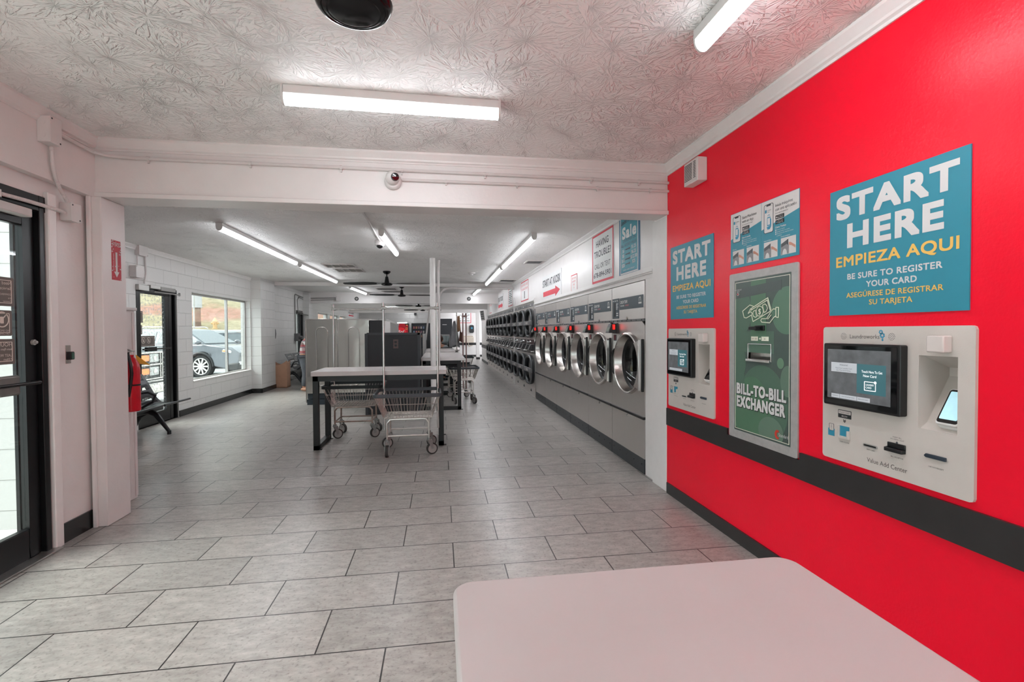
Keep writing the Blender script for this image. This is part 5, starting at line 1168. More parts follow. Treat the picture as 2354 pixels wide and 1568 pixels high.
cart('wire cart at the right end of the second table, two tall poles', Matrix.Translation((.418, 9.25, 0)) @ Matrix.Rotation(R(2), 4, 'Z'), .54, .62, rack=(.005, .065, .06, 1.64, .25, 0), casters=(-80, 250, -60, 70), h0=.45, h1=.668, polem=M_pinkpole)
cart('wire cart half hidden behind the cart with the tall poles', Matrix.Translation((.33, 10.15, 0)) @ Matrix.Rotation(R(-4), 4, 'Z'), .54, .56, rimm=M_rimd, casters=(10, 60, 40, 80), h0=.45, h1=.668)
cart('wire cart with a rail where the grey garment hangs', Matrix.Translation((.62, 12.9, 0)) @ Matrix.Rotation(R(88), 4, 'Z'), .60, .46, rimm=M_rimd, rack=(-.26, .26, .20, 1.78, .30, 0), casters=(10, 60, 40, 80), h0=.45, h1=.668)

# ------------------------------------------------------------------ steel units and black cabinets in the middle
M_sheet = brushed('satin stainless sheet', 'dedcd6', .2, (2, 2, 9), wavy=1.)
t0 = None
for i, (x0, lab) in enumerate(((-2.47, 'left stainless cabinet back with an embossed arch panel'), (-1.90, 'right stainless cabinet back with an embossed arch panel, beside the black boxes'))):
    t = thing('steel_cabinet', lab, 'steel cabinet', (x0, 9.375, 0), 'stainless cabinets standing back to the long table')
    w_ = .565
    mb = MB(); mb.box(0, w_, 0, .9, .215, 1.585); mb.build('body', M_sheet, t, bevel=.006)
    mb = MB(); mb.box(-.002, w_+.002, -.008, .9, 1.575, 1.60); mb.build('top_rim', M_steel2, t, bevel=.003)
    u0, u1 = (.19, .39)
    arch = [(u0, 0, .42), (u0, 0, 1.36)]+[(u0+.08*(1-cos(R(a))), 0, 1.36+.08*sin(R(a))) for a in (20, 45, 70)]+[(u0+.08, 0, 1.44), (u1-.08, 0, 1.44)]+[(u1-.08*(1-sin(R(a))), 0, 1.36+.08*cos(R(a))) for a in (20, 45, 70)]+[(u1, 0, 1.36), (u1, 0, .42)]+[(u1-.06*(1-cos(R(a))), 0, .42-.06*sin(R(a))) for a in (30, 60, 90)]+[(u0+.06, 0, .36), (u0+.02, 0, .38)]
    mb = MB(); mb.tube([(x, -.0, z) for x, y, z in arch], .010, 6, True); mb.build('embossed_arch', M_steel2, t)
    mb = MB(); mb.box(0 if i else -.005, .012, -.006, .02, .05, 1.58); mb.build('edge_strip', M_steel2, t)
    mb = MB(); mb.box(.01, w_-.0, .06, .88, .11, .215); mb.box(.005, w_, .04, .9, 0, .10); mb.build('plinth', mat('blue grey plinth', '3b444b', .4, .3, var=.08), t)
M_pan = mat('black ribbed panel', '232326', .5, var=.06)
t = thing('black_cabinet', 'tall narrow black ribbed cabinet beside the stainless cabinets', 'cabinet', (-1.325, 9.40, 0))
mb = MB(); mb.box(0, .27, 0, .85, 0, 1.57); mb.build('body', M_pan, t, bevel=.004)
mb = MB()
for i in range(18): mb.box(.01, .26, -.004, 0, .2+i*.065, .235+i*.065)
mb.build('rib', M_pan, t, smooth=False); mb = MB(); mb.box(0, .27, -.006, 0, 1.30, 1.335); mb.build('band', M_grey, t); mb = MB(); mb.box(.272, .30, 0, .8, 1.2, 1.56); mb.build('white_edge', M_whitetrim, t)
t = thing('black_box', 'wide black box with an outlet plate behind the long table', 'cabinet', (-1.19, 8.10, 0))
mb = MB(); mb.box(0, .845, 0, .75, 0, 1.335); mb.build('body', M_pan, t, bevel=.005); mb = MB(); mb.box(-.03, .015, -.01, .03, 0, 1.325); mb.box(.81, .85, -.008, .0, 0, 1.33); mb.box(.0, .85, -.008, .0, 1.30, 1.338); mb.build('edge_strip', mat('dark grey edging', '303135', .4, var=.05), t)
mb = MB(); mb.box(.42, .50, -.006, 0, 1.08, 1.225); pl = mb.build('outlet_plate', mat('brown metal plate', '5b4a48', .4, .5, var=.08), t, bevel=.002)
mb = MB()
for v in (1.11, 1.165): mb.ext(rrect(.44, .48, v, v+.035, .01), 0, .009)
mb.v = [(x, -z, y) for x, y, z in mb.v]; mb.build('socket', M_dark, pl)
mb = MB(); 
M_greyrefl = mat('grey panel painted reflections', 'a3a2a0', .5, var=.35, vscale=5, stretch=(6, 1, .4))  # mottled colour stands in for reflections on stainless machine sides
t = thing('machine_island', 'grey panelled island, reflections painted on, behind the black boxes', 'partition', (0, 0, 0))
mb = MB(); mb.add([(-1.24, 11.2, 0), (-1.64, 19.5, 0), (-2.4, 19.5, 0), (-2.4, 11.2, 0), (-1.24, 11.2, 1.645), (-1.64, 19.5, 1.645), (-2.4, 19.5, 1.645), (-2.4, 11.2, 1.645)], [(3, 2, 1, 0), (4, 5, 6, 7), (0, 1, 5, 4), (1, 2, 6, 5), (2, 3, 7, 6), (3, 0, 4, 7)]); mb.build('panel', M_greyrefl, t, bevel=.004)
mb = MB(); mb.add([(-1.22, 11.19, 1.60), (-1.62, 19.5, 1.60), (-1.66, 19.5, 1.60), (-1.26, 11.19, 1.60), (-1.22, 11.19, 1.66), (-1.62, 19.5, 1.66), (-1.66, 19.5, 1.66), (-1.26, 11.19, 1.66)], [(3, 2, 1, 0), (4, 5, 6, 7), (0, 1, 5, 4), (1, 2, 6, 5), (2, 3, 7, 6), (3, 0, 4, 7)]); mb.build('top_rail', M_silver, t)
t = thing('side_panel', 'grey mottled panel standing just right of the wide black box', 'partition', (-.395, 10.9, 0))
mb = MB(); mb.box(0, .03, .0, 1.6, 0, 1.30); mb.build('panel', M_greyrefl, t, bevel=.003); mb = MB(); mb.box(-.004, .034, -.01, .01, 0, 1.31); mb.build('edge_strip', M_silver, t)

# ------------------------------------------------------------------ benches
M_bench = mat('dark grey enamelled steel', '2c2e31', .32, .2, var=.06)
def bench(label, M, seats, sp=.56, color=None):
    """beam seating: x along the row, seats face -y (local), origin at floor under the beam"""
    m = color or M_bench
    t = thing('beam_bench', label, 'bench', M, 'black slatted beam benches')
    n = seats
    mb = MB(); mb.box(-.15, n*sp+.15, -.035, .035, .29, .36); mb.build('beam', m, t, bevel=.006)
    prof = [(-.45, .455), (-.42, .445), (-.30, .425), (-.17, .41), (-.10, .42), (-.05, .47), (0, .56), (.06, .68), (.13, .80)]
    for k in range(n):
        x0, x1 = k*sp+.015, (k+1)*sp-.015
        # shell with slots: slats across between two side rails
        th = .010; mb = MB(); P_ = []
        for i in range(len(prof)-1):
            a, b = Vector(prof[i]), Vector(prof[i+1]); m_ = max(1, int((b-a).length/.035))
            P_ += [a+(b-a)*j/m_ for j in range(m_)]
        P_.append(Vector(prof[-1]))
        for xa, xb in ((x0, x0+.05), (x1-.05, x1)):
            for a, b in zip(P_[:-1], P_[1:]):
                mb.add([(xa, a.x, a.y), (xb, a.x, a.y), (xb, b.x, b.y), (xa, b.x, b.y), (xa, a.x, a.y-th), (xb, a.x, a.y-th), (xb, b.x, b.y-th), (xa, b.x, b.y-th)], [(0, 1, 2, 3), (7, 6, 5, 4), (0, 4, 5, 1), (1, 5, 6, 2), (2, 6, 7, 3), (3, 7, 4, 0)])
        seat = mb.build('seat_shell', m, t)
        seg = [i for i in range(len(P_)-1)]
        mb = MB()
        for i in seg:
            a, b = P_[i], P_[i+1]; slot = a.y > .46 and i % 3 == 2
            parts = ((x0+.05, x0+.12), (x1-.12, x1-.05)) if slot else ((x0+.05, x1-.05),)
            for xa, xb in parts:
                mb.add([(xa, a.x, a.y), (xb, a.x, a.y), (xb, b.x, b.y), (xa, b.x, b.y), (xa, a.x, a.y-th), (xb, a.x, a.y-th), (xb, b.x, b.y-th), (xa, b.x, b.y-th)], [(0, 1, 2, 3), (7, 6, 5, 4), (0, 4, 5, 1), (1, 5, 6, 2), (2, 6, 7, 3), (3, 7, 4, 0)])
        mb.build('slat', m, seat)
        mb = MB(); mb.cyl((x0, -.455, .455), (x1, -.455, .455), .013, n=10); mb.build('front_roll', m, seat)
    for k in range(n):
        x = k*sp; mb = MB(); mb.tube([(x, y-.22, z) for y, z in ((.20, .46), (.12, .60), (-.06, .62), (-.14, .58), (-.11, .50), (.05, .41))], .016, 8); mb.build('armrest', m, t, bevel=0)
    for x in (.12, n*sp-.15):
        mb = MB(); mb.tube([(x, .02, .33), (x, -.10, .27), (x, -.25, .045)], [.045, .035, .022], 10); mb.cyl((x, -.255, 0), (x, -.255, .05), .024, n=12); mb.tube([(x, -.02, .33), (x, .10, .25), (x, .2, .045)], [.045, .035, .022], 10); mb.cyl((x, .2, 0), (x, .2, .05), .024, n=12); mb.build('leg', m, t)
    return t
# against the left wall: seats face +X (local -y -> world +X), row runs along Y
def MBench(x, y): return Matrix(((0, -1, 0, x), (1, 0, 0, y), (0, 0, 1, 0), (0, 0, 0, 1)))
bench('slatted bench before the far-room glass door, cut by the white jamb', MBench(-3.86, 5.9), 2, .645)
bench('black slatted bench along the wall beside the brown paper bag', MBench(-3.80, 12.98), 3, .60)
t = thing('paper_bag', 'tall brown paper lawn bag standing against the pilaster', 'bag', (-3.93, 12.62, 0))
def bagp(u, v):
    pts = [(-.2, -.15), (.2, -.15), (.2, .15), (-.2, .15)]; k = u*4; i = int(k) % 4; f = k-int(k); a, b = pts[i], pts[(i+1) % 4]
    x, y = a[0]+(b[0]-a[0])*f, a[1]+(b[1]-a[1])*f; bul = 1+.05*sin(v*3)*sin(pi*f)
    return (x*bul*(1-.02*v), y*bul*(1-.06*v), v*(.66-.10*(sin(pi*f) if i in (0, 2) else .35*sin(pi*f)))+.004*sin(9*x+13*v))
mb = MB(); mb.grid(bagp, 40, 14); b = mb.build('bag_wall', mat('brown kraft paper', 'b98f76', .8, var=.06, vscale=9, bump=.004, bscale=10), t)
s_ = b.modifiers.new('solid', 'SOLIDIFY'); s_.thickness = .004
mb = MB(); mb.box(-.195, .195, -.145, .145, .0, .006); mb.build('bag_base', MATS['brown kraft paper'], t)

# ------------------------------------------------------------------ things at the back
M_vred = mat('dark red lit vending front', '8e1420', .25, var=.15, vscale=4, emit='b01828', estr=.06)
t = thing('drink_machine', 'red lit drink machine against the back wall', 'vending machine', fr_front(-2.25, 25.2, 0))
mb = MB(); mb.box(-.05, .62, 0, 1.79, -.75, 0); mb.build('body', M_blk, t, bevel=.01); mb = MB(); mb.box(0, .46, .3, 1.76, 0, .02); fp2 = mb.build('front_panel', M_vred, t, bevel=.006)
mb = MB(); mb.ext(ellp(.22, 1.35, .30, .22, 32), .02, .024); mb.ext(ellp(.22, 1.35, .26, .19, 32), .024, .026); mb.build('emblem', mat('bright red', 'c8202c', .3, var=0, emit='e02030', estr=.06), fp2); 
letters(fp2, M_offwhite, [('Sof', .27, 1.36, .16, dict(w=.30, bold=.03, shear=.2))], n=.028)
mb = MB(); mb.box(.47, .60, .9, 1.7, 0, .02); sp_ = mb.build('coin_panel', M_vred, t); mb = MB(); mb.ring(rrect(.49, .57, 1.46, 1.56, .005), rrect(.505, .555, 1.475, 1.545, .004), .02, .026); mb.ext(ellp(.55, 1.69, .03, .03, 14), .02, .026); mb.build('coin_slot', M_yellow, sp_)
M_snack = mat('dim snack display', '20232a', .15, var=.1)
t = thing('snack_machine', 'black glass-fronted snack machine right of the drink machine', 'vending machine', fr_front(-1.48, 25.2, 0))
mb = MB(); mb.box(0, .95, 0, 1.79, -.75, 0); mb.build('body', M_blk, t, bevel=.01); mb = MB(); mb.box(.05, .70, .5, 1.72, 0, .01); gp_ = mb.build('display_glass', M_snack, t)
cols = ('8a4a4e', '8f8a86', '8a6248', '5d6a7c', '74505f')
for r_ in range(3):
    for c_ in range(5):
        k = (r_*3+c_*2) % 5; mb = MB(); mb.ext(rrect(.09+c_*.12, .17+c_*.12, 1.50-r_*.22, 1.62-r_*.22, .01), .01, .03); mb.build('snack_packet', mat('snack wrapper %d' % k, cols[k], .4, var=.1), gp_)
mb = MB(); mb.box(.76, .9, .9, 1.6, 0, .02); mb.build('keypad_panel', M_dark, t)
t = thing('wall_speaker', 'small black speaker high on the back wall', 'speaker', fr_front(-1.37, 26.0, 2.22)); mb = MB(); mb.box(0, .11, 0, .13, 0, .12); mb.build('box', M_blk, t, bevel=.01); mb = MB(); mb.cyl((.055, .05, .12), (.055, .05, .124), .035, n=18); mb.build('cone', M_dark, t)
mb = MB(); mb.cyl((-.62, 20.3, 1.0), (-.42, 20.3, 2.6), .035, n=14); tag(mb.build('leaning_pipe', M_paintpipe), 'white pipe leaning to the right near the back beams', 'pipe')
mb = MB(); mb.cyl((-.34, 20.35, 0), (-.34, 20.35, 2.6), .04, n=14); tag(mb.build('vent_pipe', M_paintpipe), 'upright white pipe just right of the leaning one', 'pipe')
t = thing('utility_sink', 'beige utility sink on the far wall below the towel dispenser', 'sink', fr_front(1.17, 25.88, 0))
mb = MB(); mb.box(0, .55, .76, 1.12, 0, .03); mb.box(0, .55, .76, 1.05, .03, .5); mb.build('basin', mat('beige sink plastic', 'c9bcae', .5, var=.04), t, bevel=.02); mb = MB(); mb.tube([(.2, 1.12, .05), (.2, 1.2, .05), (.2, 1.22, .12), (.2, 1.17, .2)], .014, 8); mb.build('faucet', M_chrome, t); mb = MB(); mb.tube([(.28, .76, .25), (.28, .60, .25), (.32, .55, .25), (.38, .58, .2), (.5, .6, .1)], .02, 8); mb.build('drain_trap', mat('beige pipe', 'b5a594', .5, var=.05), t)
t = thing('towel_dispenser', 'dark paper towel dispenser above the utility sink', 'dispenser', fr_front(1.50, 25.88, 1.27)); mb = MB(); mb.ext(rrect(0, .25, 0, .42, .08), 0, .2); mb.build('cover', M_dark, t, bevel=.015); mb = MB(); mb.box(.05, .2, -.06, .01, .05, .1); mb.build('paper', M_offwhite, t); mb = MB(); mb.ext([(.10, .28), (.13, .33), (.16, .28), (.20, .27), (.17, .24), (.15, .20), (.11, .22), (.07, .27)], .2, .205); mb.build('emblem', M_brandblue, t)

# laptop, garments
t = thing('laptop', 'open silver laptop with a black screen before the seated person', 'laptop', fr_front(-.12, 13.75, .852))
M_lap = mat('silver laptop shell', 'a5a4a4', .35, .6, var=.03)
mb = MB(); mb.ext(rrect(-.02, .37, 0, .02, .004), -.02, .25); mb.build('keyboard_base', M_lap, t)
mb = MB(); mb.ext(rrect(-.02, .37, .02, .42, .02), -.035, -.02); lid = mb.build('screen_lid', M_lap, t); mb = MB(); mb.box(.0, .35, .05, .375, -.02, -.018); mb.build('screen', M_screen, lid); mb = MB(); mb.box(.02, .33, .02, .022, .02, .15); mb.build('keys', M_dark, t)
def garment(name, label, m, x, y, z0, z1, w0, w1, n=.05, seed=1, th=.07):
    rnd = random.Random(seed); ph = rnd.uniform(0, 6); mb = MB()
    def fn(u, v):
        a = 2*pi*u; w_ = (w1*(1-v)+w0*v)/2*(1+.12*sin(3*v+ph)); fold = 1+.25*sin(5*a+ph+4*v)
        return (x+w_*cos(a), y+th*fold*sin(a), z0+(z1-z0)*v+.02*sin(3*a+ph))
    mb.grid(fn, 40, 16); o = mb.build(name, m); s_ = o.modifiers.new('solid', 'SOLIDIFY'); s_.thickness = .006; return tag(o, label, 'garment')
garment('hanging_garment', 'grey garment hanging from a cart rail beside the laptop', fabric('grey jersey', '8d8c90'), .36, 12.86, .95, 1.62, .05, .30, seed=2)
garment('hanging_garment', 'tan trousers folded over the same cart rail', fabric('tan cloth', 'a07a5e'), .47, 12.86, 1.36, 1.75, .06, .13, seed=5)
garment('hanging_garment', 'brown bundled cloth below the tan trousers', fabric('brown cloth', '5f3f35'), .53, 12.80, 1.08, 1.34, .08, .13, seed=7)
# ------------------------------------------------------------------ people
M_skin = mat('skin', 'b98468', .5, var=.06, vscale=20)
def skin_obj(name, m, chains, parent=None, sub=2, root=0):
    """chains: {key: (co, r)} and edges by key; grown with a Skin modifier"""
    pts, edges = chains; keys = list(pts); idx = {k: i for i, k in enumerate(keys)}
    me = bpy.data.meshes.new(name); me.from_pydata([pts[k][0] for k in keys], [(idx[a], idx[b]) for a, b in edges], []); me.materials.append(m)
    o = bpy.data.objects.new(name, me); COL.objects.link(o)
    if parent: o.parent = parent
    sk = o.modifiers.new('skin', 'SKIN'); sk.use_smooth_shade = True; sb = o.modifiers.new('sub', 'SUBSURF'); sb.levels = sub; sb.render_levels = sub
    for k in keys:
        r = pts[k][1]; r = r if isinstance(r, tuple) else (r, r); me.skin_vertices[0].data[idx[k]].radius = r
    me.skin_vertices[0].data[root].use_root = True
    return o
def person(label, M, J, shirt, pants, hair, shoe, sc=1.):
    """J: joint positions (x right, y forward, z up) for pelvis, chest, neck, head, and l/r hip knee ankle toe shoulder elbow wrist hand"""
    t = thing('person', label, 'person', M)
    V_ = {k: Vector(v)*sc for k, v in J.items()}; s = sc
    up = (V_['head']-V_['neck']).normalized(); fw = Vector(J.get('face', (0, 1, 0))).normalized()
    P_ = {'pelvis': (V_['pelvis'], .115*s), 'waist': ((V_['pelvis']*.6+V_['chest']*.4), .11*s), 'chest': (V_['chest'], .125*s), 'upper': (V_['chest']*.35+V_['neck']*.65, .10*s), 'neck': (V_['neck'], .05*s), 'jaw': (V_['neck']+up*.075*s+fw*.03*s, (.055*s, .062*s)), 'head': (V_['neck']+up*.14*s+fw*.012*s, (.076*s, .092*s)), 'crown': (V_['neck']+up*.215*s, (.062*s, .07*s)), 'nose': (V_['neck']+up*.115*s+fw*.105*s, .013*s)}
    E_ = [('pelvis', 'waist'), ('waist', 'chest'), ('chest', 'upper'), ('upper', 'neck'), ('neck', 'jaw'), ('jaw', 'head'), ('head', 'crown'), ('head', 'nose')]
    SH, SE = {k: (P_[k][0], P_[k][1]*1.14) for k in ('pelvis', 'waist', 'chest', 'upper')}, [('pelvis', 'waist'), ('waist', 'chest'), ('chest', 'upper')]
    SH['upper'] = (P_['upper'][0], .105*s); PA, PE = {'pelvis': (P_['pelvis'][0], .125*s)}, []
    for q in 'lr':
        sh, el, wr, hd = (V_[q+k] for k in ('shoulder', 'elbow', 'wrist', 'hand'))
        for k, v, r in (('sh', sh, .055), ('el', el, .04), ('wr', wr, .027), ('pm', wr*.45+hd*.55, (.036, .018))): P_[q+k] = (v, tuple(x*s for x in r) if isinstance(r, tuple) else r*s)
        E_ += [('upper', q+'sh'), (q+'sh', q+'el'), (q+'el', q+'wr'), (q+'wr', q+'pm')]
        d = (hd-wr).normalized(); side = d.cross(Vector((0, 0, 1))); side = side.normalized() if side.length > .2 else Vector((1, 0, 0)); dn = d.cross(side).normalized()
        for i, (o_, l_) in enumerate(((-.030, .062), (-.010, .074), (.010, .070), (.029, .055))):
            a = P_[q+'pm'][0]+d*.035*s+side*o_*s; P_[q+'f%d' % i] = (a, .0095*s); P_[q+'g%d' % i] = (a+d*l_*.5*s+dn*.006*s, .0085*s); P_[q+'h%d' % i] = (a+d*l_*s*.95+dn*.024*s, .007*s)
            E_ += [(q+'pm', q+'f%d' % i), (q+'f%d' % i, q+'g%d' % i), (q+'g%d' % i, q+'h%d' % i)]
        sg = -1 if q == 'l' else 1
        a = P_[q+'pm'][0]; P_[q+'t0'] = (a-d*.02*s-side*.038*s*sg*-1, .012*s); P_[q+'t1'] = (a+d*.03*s-side*.058*s*sg*-1, .009*s); E_ += [(q+'pm', q+'t0'), (q+'t0', q+'t1')]
        hp, kn, an, to = (V_[q+k] for k in ('hip', 'knee', 'ankle', 'toe'))
        for k, v, r in (('hp', hp, .085), ('kn', kn, .055), ('an', an, .036), ('to', to, .03)): P_[q+k] = (v, r*s)
        E_ += [('pelvis', q+'hp'), (q+'hp', q+'kn'), (q+'kn', q+'an'), (q+'an', q+'to')]
        SH[q+'sh'] = (sh, .066*s); SH[q+'el'] = (el, .052*s); SH[q+'wr'] = (wr*.92+el*.08, .038*s); SE += [('upper', q+'sh'), (q+'sh', q+'el'), (q+'el', q+'wr')]
        PA[q+'hp'] = (hp, .098*s); PA[q+'kn'] = (kn, .068*s); PA[q+'an'] = (an*.95+kn*.05, .055*s); PE += [('pelvis', q+'hp'), (q+'hp', q+'kn'), (q+'kn', q+'an')]
        mb = MB(); fd = (to-an); fd.z = 0; fd.normalize(); c = an+fd*.06*s; c.z = an.z-.035*s
        mb.ell((0, 0, 0), .13*s, .05*s, .045*s, 18, 10); Mx = Matrix.Translation(c) @ Matrix.Rotation(math.atan2(fd.y, fd.x), 4, 'Z'); mb.build('shoe', shoe, t, M=Mx)
    skin_obj('body', M_skin, (P_, E_), t); skin_obj('shirt', shirt, (SH, SE), t); skin_obj('trousers', pants, (PA, PE), t)
    c = P_['head'][0]-fw*.012*s+up*.028*s; mb = MB(); mb.ell((0, 0, 0), .094*s, .112*s, .10*s, 20, 14, lambda d: 1+.05*sin(9*d.x+4*d.z)-(.30 if (d.y > .35 and d.z < .35) else 0))
    rot = Vector((0, 1, 0)).rotation_difference(fw).to_matrix().to_4x4(); h = mb.build('hair', hair, t, M=Matrix.Translation(c) @ rot)
    rgt = fw.cross(up).normalized()
    for sgn in (-1, 1):
        mb = MB(); mb.ell(tuple(P_['head'][0]+fw*.082*s+rgt*.032*s*sgn+up*.004*s), .011*s, .011*s, .009*s, 10, 8); mb.build('eye', mat('dark iris', '2a2220', .3, var=0), t)
        mb = MB(); mb.ell(tuple(P_['head'][0]+rgt*.080*s*sgn-up*.02*s), .014*s, .022*s, .032*s, 10, 8); mb.build('ear', M_skin, t)
    mb = MB(); mb.ell(tuple(P_['jaw'][0]+fw*.062*s+up*.005*s), .024*s, .010*s, .007*s, 10, 8); mb.build('mouth', mat('lip', '96584e', .5, var=0), t)
    return t
def plaid():
    m, nt, P, N, L = nodes('red white and grey plaid flannel')
    tc = N('TexCoord'); s = N('SeparateXYZ'); L(tc.outputs['Object'], s.inputs[0]); col = None
    def band(i, f, w): return math_(N, L, 'LESS_THAN', math_(N, L, 'FRACT', math_(N, L, 'MULTIPLY', s.outputs[i], f)), w)
    a = N('Mix', data_type='RGBA'); a.inputs[6].default_value = lin('cfcac8'); a.inputs[7].default_value = lin('b03a42'); L(math_(N, L, 'MULTIPLY', band(2, 7, .5), .8), a.inputs[0])
    b = N('Mix', data_type='RGBA'); L(math_(N, L, 'MULTIPLY', band(0, 9, .45), .55), b.inputs[0]); L(a.outputs[2], b.inputs[6]); b.inputs[7].default_value = lin('8c3038')
    c = N('Mix', data_type='RGBA'); L(math_(N, L, 'MULTIPLY', band(2, 7.0001, .16), .7), c.inputs[0]); L(b.outputs[2], c.inputs[6]); c.inputs[7].default_value = lin('6f7b88')
    L(c.outputs[2], P.inputs['Base Color']); P.inputs['Roughness'].default_value = .9; return m
# standing figure half hidden by the stainless cabinets, bent a little forward, facing the machines (+X)
Mp = Matrix(((0, 1, 0, -3.10), (-1, 0, 0, 11.72), (0, 0, 1, 0), (0, 0, 0, 1)))
person('person in a plaid flannel shirt and grey trousers standing left of the stainless cabinets', Mp,
    dict(pelvis=(0, -.02, .80), chest=(0, .02, 1.06), neck=(0, .10, 1.26), head=(0, .20, 1.38), face=(0, .8, -.5), lhip=(-.09, -.02, .76), rhip=(.09, -.02, .76), lknee=(-.10, .01, .43), rknee=(.10, .02, .43), lankle=(-.10, -.03, .085), rankle=(.10, -.02, .085), ltoe=(-.11, .11, .03), rtoe=(.11, .12, .03),
         lshoulder=(-.17, .06, 1.19), rshoulder=(.17, .06, 1.19), lelbow=(-.22, .12, .95), relbow=(.21, .14, .95), lwrist=(-.17, .32, .90), rwrist=(.16, .33, .90), lhand=(-.15, .44, .88), rhand=(.14, .45, .88)), plaid(), fabric('grey denim', '5a5c62'), mat('black hair', '17151a', .5, var=.1), mat('tan shoe', 'b98a72', .6, var=.05), .97)
# seated figure at the laptop, back to the camera
person('person in a grey top seated at the laptop with the back turned', Matrix.Translation((-.03, 13.0, 0)),
    dict(pelvis=(0, -.02, .52), chest=(0, .05, .80), neck=(0, .08, 1.0), head=(0, .11, 1.15), face=(0, 1, -.2), lhip=(-.09, .02, .52), rhip=(.09, .02, .52), lknee=(-.11, .38, .50), rknee=(.11, .38, .50), lankle=(-.11, .36, .085), rankle=(.11, .36, .085), ltoe=(-.11, .5, .03), rtoe=(.11, .5, .03),
         lshoulder=(-.17, .06, .94), rshoulder=(.17, .06, .94), lelbow=(-.23, .18, .80), relbow=(.24, .20, .80), lwrist=(-.12, .45, .895), rwrist=(.14, .45, .895), lhand=(-.06, .56, .89), rhand=(.17, .56, .89)), fabric('light grey knit', '9ba1a3'), fabric('dark trousers', '33363c'), mat('brown hair', '4a2f22', .6, var=.35, vscale=40), mat('black shoe', '1b1b1d', .5, var=.05))
t = thing('office_chair', 'black slatted armchair under the seated person', 'chair', (-.03, 12.95, 0))
mb = MB(); mb.ext(rrect(-.25, .25, -.22, .24, .06), .40, .43); mb.build('seat', M_blk, t, bevel=.01)
mb = MB(); 
for k in range(6): mb.box(-.24+k*.086, -.20+k*.086, -.30, -.275, .42, .92)
mb.box(-.26, .26, -.31, -.27, .88, .94); mb.build('backrest', M_dark, t, bevel=.005)
for s_ in (-1, 1):
    mb = MB(); mb.tube([(s_*.28, -.28, .62), (s_*.29, .0, .66), (s_*.28, .22, .64), (s_*.27, .24, .42)], .018, 8); mb.build('armrest', M_blk, t)
for x in (-.22, .22):
    for y in (-.2, .2):
        mb = MB(); mb.cyl((x*1.05, y*1.05, 0), (x, y, .41), .016, n=10); mb.build('leg', M_blk, t)

# ------------------------------------------------------------------ outdoors: parking lot, road, bank, vehicles
M_asph = mat('pale worn asphalt', 'bababa', .9, var=.12, vscale=1.2, bump=.004, bscale=80)
M_road = mat('grey road', 'a8aaad', .85, var=.05, vscale=2)
def bank():
    m, nt, P, N, L = nodes('dry grass and red clay bank')
    tc = N('TexCoord'); n1 = N('TexNoise'); n1.inputs['Scale'].default_value = .22; n1.inputs['Detail'].default_value = 5; L(tc.outputs['Object'], n1.inputs[0])
    n2 = N('TexNoise'); n2.inputs['Scale'].default_value = 2.2; n2.inputs['Detail'].default_value = 9; n2.inputs['Roughness'].default_value = .75; L(tc.outputs['Object'], n2.inputs[0])
    g = N('ValToRGB'); L(n2.outputs[0], g.inputs[0]); e = g.color_ramp.elements; e[0].position = .32; e[0].color = lin('8a7f62'); e[1].position = .7; e[1].color = lin('c9bca0'); x = e.new(.48); x.color = lin('a59a7c'); x = e.new(.58); x.color = lin('b2a586')
    c = N('ValToRGB'); L(n2.outputs[0], c.inputs[0]); e = c.color_ramp.elements; e[0].position = .3; e[0].color = lin('92604f'); e[1].position = .7; e[1].color = lin('c49a88')
    s = N('SeparateXYZ'); L(tc.outputs['Object'], s.inputs[0])
    zz = math_(N, L, 'ADD', s.outputs[2], math_(N, L, 'MULTIPLY', n1.outputs[0], 2.2))
    m1 = N('MapRange'); m1.inputs[1].default_value = 3.2; m1.inputs[2].default_value = 3.5; L(zz, m1.inputs[0]); m2 = N('MapRange'); m2.inputs[1].default_value = 4.3; m2.inputs[2].default_value = 4.0; L(zz, m2.inputs[0])
    k = math_(N, L, 'MULTIPLY', math_(N, L, 'MULTIPLY', m1.outputs[0], m2.outputs[0]), math_(N, L, 'GREATER_THAN', n2.outputs[0], .42))
    mx = N('Mix', data_type='RGBA'); L(k, mx.inputs[0]); L(g.outputs[0], mx.inputs[6]); L(c.outputs[0], mx.inputs[7]); L(mx.outputs[2], P.inputs['Base Color']); P.inputs['Roughness'].default_value = .95
    b = N('Bump'); b.inputs['Distance'].default_value = .15; L(n2.outputs[0], b.inputs['Height']); L(b.outputs[0], P.inputs['Normal']); return m
block('ground', M_asph, -60, XL-.2, -25, 40, -.3, -.1)
es, et = Vector((-.39, .92, 0)), Vector((-.92, -.39, 0))     # across the road, along it
def strip(name, m, prof, t0, t1, kind='structure', label=None, nz=0):
    mb = MB(); mb_n = 40
    rnd = random.Random(9)
    vs_ = []; k = len(prof)
    for i in range(mb_n+1):
        tt = t0+(t1-t0)*i/mb_n
        for s_, z in prof: p = es*s_+et*tt; vs_.append((p.x, p.y, z+(rnd.uniform(-1, 1)*nz if z > 1.6 else 0)))
    mb.add(vs_, [(i*k+j, i*k+j+1, (i+1)*k+j+1, (i+1)*k+j) for i in range(mb_n) for j in range(k-1)])
    o = mb.build(name, m); o['kind'] = kind
    if label: o['label'] = label
    return o
strip('ground', M_asph, [(23.5, -.12), (24.6, .55), (26.5, 1.02)], -40, 60)
strip('road', M_road, [(26.5, 1.02), (29.5, 1.22), (32.6, 1.42)], -40, 60)
o = strip('road_line', mat('yellow road line', 'd9a94a', .8, var=.1), [(27.5, 1.10), (27.66, 1.11)], -40, 60)
strip('kerb', mat('pale concrete kerb', 'cfcfcf', .9, var=.05), [(32.6, 1.40), (32.61, 1.50), (32.9, 1.52)], -40, 60)
